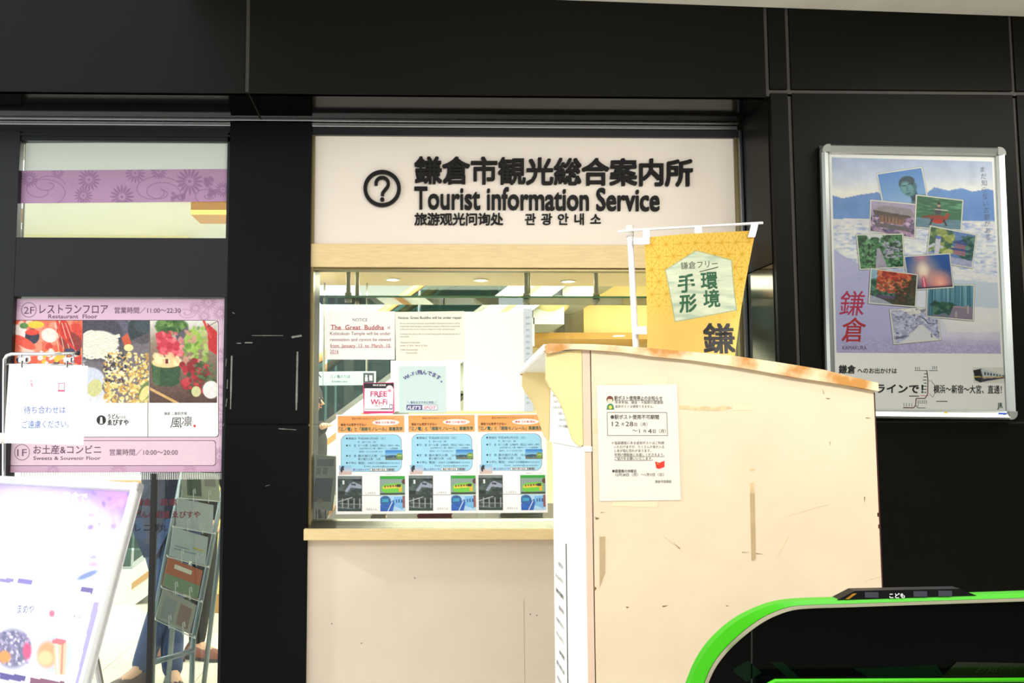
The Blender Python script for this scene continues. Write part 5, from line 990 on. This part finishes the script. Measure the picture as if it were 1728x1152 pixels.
def mb(im):
    im.grad([(800, (84, 58, 160)), (850, (128, 104, 190)), (950, (190, 180, 226)), (1160, (150, 140, 210))]); im.noise(24, 16, 3); im.noise(9, 10, 5)
    im.ell(60, 960, 165, 135, (236, 232, 246), .2, .5); im.ell(200, 838, 34, 20, (176, 120, 190), .3, 1.2, .8); im.blobs(30, 150, 820, 230, 900, 2, 8, [(206, 150, 200), (110, 80, 170)], 3, .5, .9)  # first ellipse paints the white glow of strong light into the print
    im.poly([(-200, 1000), (158, 1016), (152, 1050), (130, 1160), (-200, 1160)], (236, 236, 244)); im.poly([(-200, 988), (50, 984), (50, 996), (-200, 996)], (190, 200, 206), .7)
    im.poly([(0, 975), (24, 976), (22, 983), (0, 982)], (120, 110, 170)); im.poly([(31, 976), (56, 978), (54, 986), (29, 983)], (110, 100, 170)); im.poly([(138, 990), (158, 993), (156, 1002), (135, 998)], (84, 74, 140))
    im.poly([(158, 1016), (168, 1016), (138, 1160), (126, 1160)], (150, 140, 206))
    im.ell(148, 970, 20, 5, (100, 120, 170), -.4, .6); im.ell(158, 952, 8, 4, (190, 150, 180)); im.ell(158, 940, 6, 3, (150, 150, 190))
    im.ell(22, 1094, 32, 34, (90, 92, 120), 0, .4); im.blobs(150, -4, 1065, 50, 1120, 1.5, 4, [(150, 140, 170), (190, 186, 206), (80, 80, 120), (120, 106, 150)], 5, .9, .5); im.ell(8, 1108, 10, 10, (226, 130, 60), 0, .5); im.ell(46, 1098, 7, 14, (200, 60, 110), 0, .5)
    im.ell(92, 1104, 34, 36, (170, 180, 200), 0, .4); im.ell(80, 1104, 17, 22, (226, 140, 96), .1, .4); im.ell(77, 1110, 13, 12, (240, 176, 130), 0, .5); im.poly([(90, 1082), (114, 1084), (110, 1140), (94, 1138)], (236, 170, 140)); im.line([(96, 1084), (98, 1136)], 3, (250, 226, 206)); im.line([(106, 1086), (104, 1136)], 3, (220, 110, 90)); im.ell(100, 1082, 12, 5, (206, 90, 100))
    im.poly([(0, 1134), (44, 1140), (42, 1150), (0, 1146)], (70, 60, 130)); im.poly([(52, 1142), (110, 1150), (108, 1160), (50, 1154)], (110, 60, 90))
    im.ell(88, 1035, 5, 6, (230, 90, 120), 0, .6)
c4 = ab.O; inset = .027
def toq(v): # world -> photo marks
    d = RM.transposed() @ (Vector(v)-EYE); return (CX+FPX*d.x/-d.z, CY-FPX*d.y/-d.z)
iq = [toq(TL_+U_*inset+V_*inset), toq(TR_-U_*inset+V_*inset), toq(TR_-U_*inset+V_*(Hb-inset)), toq(TL_+U_*inset+V_*(Hb-inset))]
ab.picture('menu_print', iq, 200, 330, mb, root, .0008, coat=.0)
ab.text('ベスト鎌倉で、', 62, 835, 19, (246, 240, 250), w=92, bold=.02, rot=.06, shear=.1); ab.text('まめや', 30, 1027, 18, (70, 80, 130), w=28, bold=.0, shear=.2); ab.text('え', 132, 1040, 8, (80, 90, 130), w=6); ab.text('も', 124, 1040, 8, (80, 90, 130), w=6); ab.flush(root)
# ================================================================== chrome sign stand with hanging paper
YH = 3.02
sp_ = P(6, 900, YH); root = thing('sign_stand', 'thin chrome sign stand with a bent arm at the far left', 'stand', (sp_.x, YH, 0))
top_ = P(8, 640, YH); m_ = MB(); pts = [(sp_.x, YH, 0), (sp_.x, YH, P(6, 900, YH).z), tuple(P(7, 640, YH)), tuple(P(7.5, 606, YH)), tuple(P(12, 599.5, YH)), tuple(P(20, 597, YH)), tuple(P(75, 597, YH)), tuple(P(131, 596, YH))]
m_.tube(pts, .0058, 12); m_.build('bent_tube', CHR2, root, True); m_ = MB(); m_.tube([P(128, 596, YH), P(134, 596, YH)], .0066, 12); m_.build('end_cap', mat('black_cap', (24, 24, 26), .4), root, True)
m_ = MB(); m_.tube([P(8, 614, YH), P(70, 614.5, YH), P(122, 615, YH)], .0028, 8); m_.tube([P(124, 598, YH), P(124, 612, YH), P(121, 615, YH)], .0028, 8); m_.build('hanging_wire', CHR2, root, True)
for x in (40, 116):
    p = P(x, 608, YH); m_ = MB(); m_.box(p.x-.014, p.x+.014, YH-.012, YH+.006, p.z-.008, p.z+.010, .003); m_.tube([(p.x-.006, YH-.004, p.z+.01), (p.x-.006, YH-.004, P(x, 598, YH).z)], .002, 6); m_.tube([(p.x, YH-.014, p.z-.002), (p.x, YH-.014, p.z-.024)], .003, 6); m_.build('clip', CHR2, root)
m_ = MB().tube([(sp_.x, YH, 0), (sp_.x, YH, .02)], .15, 28); m_.build('round_base', CHR, root)
m_ = MB().tube([P(6, 730, YH), P(6, 748, YH)], .012, 12); m_.build('collar', mat('white_collar', (230, 230, 220), .5), root, True)
s, r = notice('hanging_paper', 'white laminated sheet clipped on the chrome arm at the left', 'notice', [(13, 616), (148, 615), (141, 753), (9, 745)], YH-.012, mat('laminated_paper', (250, 250, 250), .35))
BL_ = (90, 120, 190)
s.text('待ち合わせは', 39, 692, 14, BL_, w=70); s.text('ご遠慮ください。', 37, 716, 14, BL_, w=78); s.rrect(96, 646, 107, 661, .5, (230, 90, 130), .0008, line=1); s.rect(95.5, 658, 107, 661, (230, 90, 130)); s.ell(50, 644, 1.6, 1.6, (240, 160, 180)); s.poly([(48, 647), (52, 647), (53, 655), (50, 652)], (240, 160, 180)); s.flush(r)
# ================================================================== brochure rack behind the glass
TUB = mat('rack_grey_tube', (130, 142, 146), .35, metal=.5)
LB, RB_ = P(259, 1052, 4.40), P(325, 1085, 4.58); LT, RT = P(309, 790, 4.78), P(383, 790, 4.96)
root = thing('brochure_rack', 'grey tubular leaning brochure rack behind the door glass', 'rack', (LB.x, LB.y, 0))
for a, b in ((LB, LT), (RB_, RT)):
    d = (b-a); m_ = MB(); bot = Vector((a.x, a.y, 0)); b = a+d*1.22; m_.tube([bot, a-Vector((0, 0, .05)), a+d*.03, b], .0135, 12); m_.build('leg_tube', TUB, root, True)
    b0 = Vector((a.x-.03, a.y+.38, 0)); m_ = MB(); m_.tube([b0, a+d*1.18], .0135, 12); m_.build('rear_leg', TUB, root, True)
m_ = MB(); m_.tube([P(259, 1117, 4.4), P(325, 1098, 4.58)], .0135, 12); m_.build('cross_bar', TUB, root, True)
WIRE = mat('white_wire', (226, 226, 226), .4)
lv = [(1070, 1.0), (1020, 0), (960, 0), (905, 0), (852, 0), (805, 0)]
rackn = Vector((-.82, -.5, .25)).normalized()
shel = []
for i in range(8):
    t = .04+i*.19; a = LB.lerp(LT, t); b = RB_.lerp(RT, t); shel.append((a, b)); o_f = Vector((.02, -.06, .0))
    m_ = MB(); m_.tube([a, b], .003, 6); m_.tube([a, a+o_f, b+o_f, b], .003, 6); 
    for k in (.35, .7): q = (a+o_f).lerp(b+o_f, k); m_.tube([q+Vector((-.004, .003, -.01)), q+Vector((-.004, -.004, .05)), q+Vector((.004, -.004, .055)), q+Vector((.006, .0, .03))], .0025, 6)
    m_.build('wire_shelf', WIRE, root)
cols = [(170, 170, 162), (190, 100, 66), (178, 188, 192), (176, 184, 188), (150, 156, 140), (150, 152, 144), (166, 164, 156)]
labs = ['pale leaflet on the lowest wire shelf of the rack', 'orange and green leaflet on the second lowest wire shelf', 'large pale blue leaflet on the third wire shelf of the rack', 'blank pale leaflet on the fourth wire shelf of the rack', 'leaflet with small photos on the fifth wire shelf', 'leaflet with a dark photo on the top visible wire shelf', 'leaflet above the top visible wire shelf']
for i in range(7):
    a, b = shel[i]; up_ = (LT-LB)*.19*.95; o_f = Vector((.01, -.03, .004)); a2 = a+(b-a)*.04+o_f; b2 = a+(b-a)*.9+o_f
    ps_ = Sheet([(0, 0), (1, 0), (1, 1), (0, 1)], world=[np.array(a2+up_), np.array(b2+up_), np.array(b2), np.array(a2)]); r = thing('leaflet', labs[i], 'leaflet', a2, 'leaflets on the wire rack')
    ps_.slab('paper', mat('leaf_paper_%d' % i, cols[i], .5), .004, r)
    if i == 1: ps_.rect(0, .55, 1, 1, ('print_band', (120, 150, 120))); ps_.rect(.2, .15, .7, .3, ('print_band', (230, 226, 216)))
    if i in (4, 5): ps_.rect(.12, .25, .5, .9, ('print_photo', (60, 76, 60))); ps_.rect(.6, .1, .9, .5, ('print_photo', (120, 120, 110)))
    if i == 0: ps_.rect(.1, .2, .45, .9, ('print_band', (150, 156, 160))); ps_.rect(.55, .2, .9, .9, ('print_band', (150, 120, 110)))
    if i == 2: ps_.rect(.1, .6, .5, .64, ('print_band', (120, 140, 160))); ps_.rect(.1, .7, .8, .74, ('print_band', (120, 140, 160))); ps_.rect(.6, .5, .9, .56, ('print_band', (200, 180, 80)))
    if i in (2, 3): pass
    ps_.flush(r)
# ================================================================== people behind the glass
def skin(name, J, E_, m, parent, levels=1, rootj=0):
    me = bpy.data.meshes.new(name); keys = list(J); ix = {k: i for i, k in enumerate(keys)}
    off = org(parent); me.from_pydata([tuple(Vector(J[k][0])-off) for k in keys], [(ix[a], ix[b]) for a, b in E_], []); me.update()
    o = bpy.data.objects.new(name, me); C.objects.link(o); o.parent = parent; ORG[o.name] = off.copy()
    md = o.modifiers.new('skin', 'SKIN'); md.use_smooth_shade = True; md.branch_smoothing = .6
    for i, k in enumerate(keys):
        r_ = J[k][1]; me.skin_vertices[0].data[i].radius = (r_, r_) if not isinstance(r_, tuple) else r_
        me.skin_vertices[0].data[i].use_root = (i == rootj)
    sb = o.modifiers.new('sub', 'SUBSURF'); sb.levels = sb.render_levels = levels
    bpy.context.view_layer.update(); e = o.evaluated_get(bpy.context.evaluated_depsgraph_get()); nm = bpy.data.meshes.new_from_object(e)
    o.modifiers.clear(); o.data = nm; nm.materials.clear(); nm.materials.append(m)
    nm.polygons.foreach_set('use_smooth', [True]*len(nm.polygons)); return o
FLESH = mat('skin_tone', (222, 172, 140), .5)
def person(label, x, y, face, feet, hands, hipz=.92, height=1.64, coat=(30, 40, 70), leg=(50, 84, 130), shoe=(110, 60, 40), hairc=(30, 24, 22), lean=(0, 0), bare=True):
    """feet, hands: (dx,dy,dz) of ankles and wrists relative to the spot; face = heading angle (0 looks to -Y)"""
    k = height/1.7; t = thing('person', label, 'person', (x, y, 0)); c_, s_ = math.cos(face), math.sin(face)
    def G(a, b, z): return Vector((x+a*c_+b*s_, y+a*s_-b*c_, z))     # a: to the person's left side, b: forward
    sh = 1.38*k; hp = G(0, 0, hipz*k); L = lambda z: Vector((lean[0]*(z-hipz*k), lean[1]*(z-hipz*k), 0))
    J = {'pelvis': (hp, .13), 'waist': (G(0, 0, 1.08*k)+L(1.08*k), (.13, .10)), 'chest': (G(0, 0, 1.28*k)+L(1.28*k), (.13, .10)), 'neck': (G(0, .01, 1.43*k)+L(1.43*k), .055), 'throat': (G(0, .02, 1.49*k)+L(1.49*k), .05),
         'jaw': (G(0, .035, 1.545*k)+L(1.5*k), .066), 'skull': (G(0, .01, 1.62*k)+L(1.6*k), .088), 'crown': (G(0, 0, 1.67*k)+L(1.6*k), .06)}
    E_ = [('pelvis', 'waist'), ('waist', 'chest'), ('chest', 'neck'), ('neck', 'throat'), ('throat', 'jaw'), ('jaw', 'skull'), ('skull', 'crown')]
    JT = {'pelvis': (hp, .14)}; ET = []; JC = {'hem': (hp+Vector((0, 0, -.02)), .15), 'waist': (J['waist'][0], .14), 'chest': (J['chest'][0], .155), 'collar': (J['neck'][0]+Vector((0, 0, .0)), .07)}; EC = [('hem', 'waist'), ('waist', 'chest'), ('chest', 'collar')]
    for i, sgn in enumerate((1, -1)):
        s = str(i); hip = G(.09*sgn, 0, (hipz-.06)*k); an = Vector((x, y, 0))+Vector(feet[i][:3]); kn = hip.lerp(an, .5)+G(0, .05, 0)-Vector((x, y, 0)); toe = an+Vector((feet[i][3], feet[i][4], -.055)) if len(feet[i]) > 3 else an+Vector((s_*.16, -c_*.16, -.055))
        an = Vector((an.x, an.y, feet[i][2])); toe = Vector((toe.x, toe.y, .03+max(0, feet[i][2]-.09)))
        J['hip'+s] = (hip, .095); J['kn'+s] = (kn, .058); J['calf'+s] = (kn.lerp(an, .35), .058); J['an'+s] = (an, .036); J['ball'+s] = (toe, .032)
        E_ += [('pelvis', 'hip'+s), ('hip'+s, 'kn'+s), ('kn'+s, 'calf'+s), ('calf'+s, 'an'+s), ('an'+s, 'ball'+s)]
        JT['hip'+s] = (hip, .112); JT['kn'+s] = (kn, .078); JT['calf'+s] = (kn.lerp(an, .35), .074); JT['an'+s] = (an+Vector((0, 0, -.02)), .056)
        ET += [('pelvis', 'hip'+s), ('hip'+s, 'kn'+s), ('kn'+s, 'calf'+s), ('calf'+s, 'an'+s)]
        so_ = G(.175*sgn*k, 0, sh)+L(sh); wr = Vector((x, y, 0))+Vector(hands[i]); el = so_.lerp(wr, .5)+G(.03*sgn, -.06, -.03)-Vector((x, y, 0)); 
        J['so'+s] = (so_, .055); J['el'+s] = (el, .04); J['wr'+s] = (wr, .026); d = (wr-el).normalized(); J['pm'+s] = (wr+d*.06, (.02, .036)); E_ += [('chest', 'so'+s), ('so'+s, 'el'+s), ('el'+s, 'wr'+s), ('wr'+s, 'pm'+s)]
        side = d.cross(Vector((0, 0, 1))).normalized() if abs(d.z) < .9 else G(0, 1, 0)-Vector((x, y, 0))
        for q, (o1, ln) in enumerate(((-.027, .062), (-.009, .074), (.009, .07), (.027, .056))):
            a = wr+d*.075+side*o1; b = a+d*ln*.55; e = b+d*ln*.35+Vector((0, 0, -ln*.3)); J['f%d%s' % (q, s)] = (a, .0095); J['g%d%s' % (q, s)] = (b, .0085); J['h%d%s' % (q, s)] = (e, .007); E_ += [('pm'+s, 'f%d%s' % (q, s)), ('f%d%s' % (q, s), 'g%d%s' % (q, s)), ('g%d%s' % (q, s), 'h%d%s' % (q, s))]
        a = wr+d*.03-side*.03; b = a+d*.035-side*.02; J['t0'+s] = (a, .011); J['t1'+s] = (b, .009); J['t2'+s] = (b+d*.025, .008); E_ += [('wr'+s, 't0'+s), ('t0'+s, 't1'+s), ('t1'+s, 't2'+s)]
        JC['so'+s] = (so_, .078); JC['el'+s] = (el, .062); JC['wr'+s] = (wr-d*.015, .046); EC += [('chest', 'so'+s), ('so'+s, 'el'+s), ('el'+s, 'wr'+s)]
    skin('body', J, E_, FLESH, t); skin('trousers', JT, ET, mat('denim_%d' % leg[2], leg, .85, var=.12, vscale=30), t); 
    CM = mat('coat_%d' % coat[2], coat, .8, var=.1, vscale=20); fw0 = G(0, 1, 0)-Vector((x, y, 0)); lf0 = G(1, 0, 0)-Vector((x, y, 0)); m_ = MB(); n = 22
    rg = ((.80, .182, .135), (.90, .18, .138), (1.0, .168, .130), (1.1, .166, .128), (1.22, .18, .136), (1.32, .186, .134), (1.385, .165, .115), (1.42, .10, .085), (1.46, .066, .062))
    for zz, a_, b_ in rg:
        c0 = G(0, .0, zz*k)+L(zz*k); m_.v += [c0+lf0*a_*math.cos(2*math.pi*q/n)+fw0*b_*math.sin(2*math.pi*q/n) for q in range(n)]
    m_.f += [(a_*n+q, a_*n+(q+1) % n, (a_+1)*n+(q+1) % n, (a_+1)*n+q) for a_ in range(len(rg)-1) for q in range(n)]; m_.f.append(tuple(range(n)))
    m_.build('jacket', CM, t, True)
    for s in '01':
        m_ = MB(); A_, B_, C_ = JC['so'+s][0], JC['el'+s][0], JC['wr'+s][0]; m_.tube([A_.lerp(JC['chest'][0], .25)+Vector((0, 0, .05)), A_, A_.lerp(B_, .5), A_.lerp(B_, .9), B_.lerp(C_, .12), B_.lerp(C_, .6), C_], .07, 14, rs=[.06, .078, .068, .06, .058, .05, .046]); m_.build('sleeve', CM, t, True)
    hd = J['skull'][0]; fw_ = G(0, 1, 0)-Vector((x, y, 0)); lf = G(1, 0, 0)-Vector((x, y, 0))
    HM = mat('hair_dark', hairc, .6, var=.2, vscale=60); m_ = MB(); n = 20
    rings = []
    for a in range(9):
        ph = math.pi*a/8*.62; rings.append([hd+Vector((0, 0, .115*math.cos(ph)+.0))+(lf*math.cos(2*math.pi*b/n)*.1+fw_*(math.sin(2*math.pi*b/n)*.108-.018*a/8))*math.sin(ph) for b in range(n)])
    for r_ in rings: m_.v += r_
    m_.f = [(a*n+b, a*n+(b+1) % n, (a+1)*n+(b+1) % n, (a+1)*n+b) for a in range(8) for b in range(n)]; m_.build('hair', HM, t, True)
    EYE_ = mat('eye_dark', (24, 20, 20), .2)
    for sg_ in (1, -1):
        m_ = MB(); p = hd+fw_*.088+lf*.032*sg_+Vector((0, 0, -.012)); m_.tube([p, p+fw_*.006], .008, 10, rs=[.012, .006]); m_.build('eye', EYE_, t)
        m_ = MB(); p = hd+lf*.09*sg_+Vector((0, 0, -.02)); m_.tube([p, p+lf*.014*sg_-fw_*.006], .02, 10, rs=[.014, .02]); m_.build('ear', FLESH, t, True)
    m_ = MB(); p = hd+fw_*.086+Vector((0, 0, -.02)); m_.tube([p, p+fw_*.022+Vector((0, 0, -.03)), p+Vector((0, 0, -.036))], .012, 8, rs=[.006, .013, .008]); m_.build('nose', FLESH, t, True)
    m_ = MB(); p = hd+fw_*.083+Vector((0, 0, -.075)); m_.tube([p-lf*.024, p+fw_*.008, p+lf*.024], .006, 8, rs=[.002, .006, .002]); m_.build('mouth', mat('lip', (176, 96, 90), .5), t, True)
    for i in (0, 1):
        a, b = J['an%d' % i][0], J['ball%d' % i][0]; d = Vector((b.x-a.x, b.y-a.y, 0)).normalized(); w_ = Vector((-d.y, d.x, 0)); z0 = feet[i][2]-.09; m_ = MB(); base = Vector((a.x, a.y, z0))
        sec = [(-.075, .028, .05), (-.05, .038, .085), (.0, .04, .1), (.06, .042, .075), (.12, .047, .058), (.165, .042, .048), (.195, .022, .035)]
        for f_, wd, ht in sec: 
            for k2 in range(10): an_ = math.pi*k2/9; m_.v.append(base+d*f_+w_*wd*math.cos(an_)+Vector((0, 0, .018+ht*math.sin(an_)*(1 if k2 not in (0, 9) else 0))))
        for a_ in range(6):
            for k2 in range(9): m_.f.append((a_*10+k2, a_*10+k2+1, (a_+1)*10+k2+1, (a_+1)*10+k2))
        m_.f.append(tuple(range(10))); m_.f.append(tuple(range(60, 70))[::-1]); sh_ = fix(m_.build('shoe', mat('shoe_%d' % shoe[0], shoe, .4), t, True))
        m_ = MB(); pl_ = [base+d*f_+w_*wd*1.08 for f_, wd, _ in sec]+[base+d*f_-w_*wd*1.08 for f_, wd, _ in sec[::-1]]; m_.prism(pl_, (0, 0, .02)); m_.build('sole', mat('sole_dark', (50, 40, 36), .7), sh_)
    return t
# woman in jeans at the rack, man in dark clothes behind it, person on the escalator
yw = 5.3; p = P(283, 900, yw)
person('person in navy jacket and blue jeans standing left of the brochure rack', p.x, yw, math.radians(150), [(.12, -.28, .09, .08, -.12), (-.06, -.30, .12, -.10, -.12)], [(.2, .0, .92), (-.2, .06, .95)], coat=(34, 42, 72), leg=(32, 62, 108), shoe=(84, 60, 50), bare=False)
ym = 5.75; p = P(322, 900, ym)
person('person in dark clothes and brown leather shoes behind the brochure rack', p.x, ym, math.radians(40), [(.06, -.05, .09, .15, -.06), (-.16, -.02, .09, .12, -.09)], [(.28, -.14, .98), (-.2, -.2, .98)], height=1.74, coat=(22, 22, 24), leg=(26, 26, 28), shoe=(126, 66, 40), bare=False)
ye = 6.6; p = P(520, 700, ye); h_ = P(560, 731, ye-.1)
person('person in a black coat reaching out at the left edge of the window', p.x, ye, math.radians(75), [(.05, -.1, .09), (.0, .12, .09)], [(h_.x-p.x-.06, -.22, h_.z+.05), (.1, .2, .9)], height=1.72, coat=(18, 18, 20), leg=(40, 40, 46))
bpy.data.objects.remove(_fo, do_unlink=True)
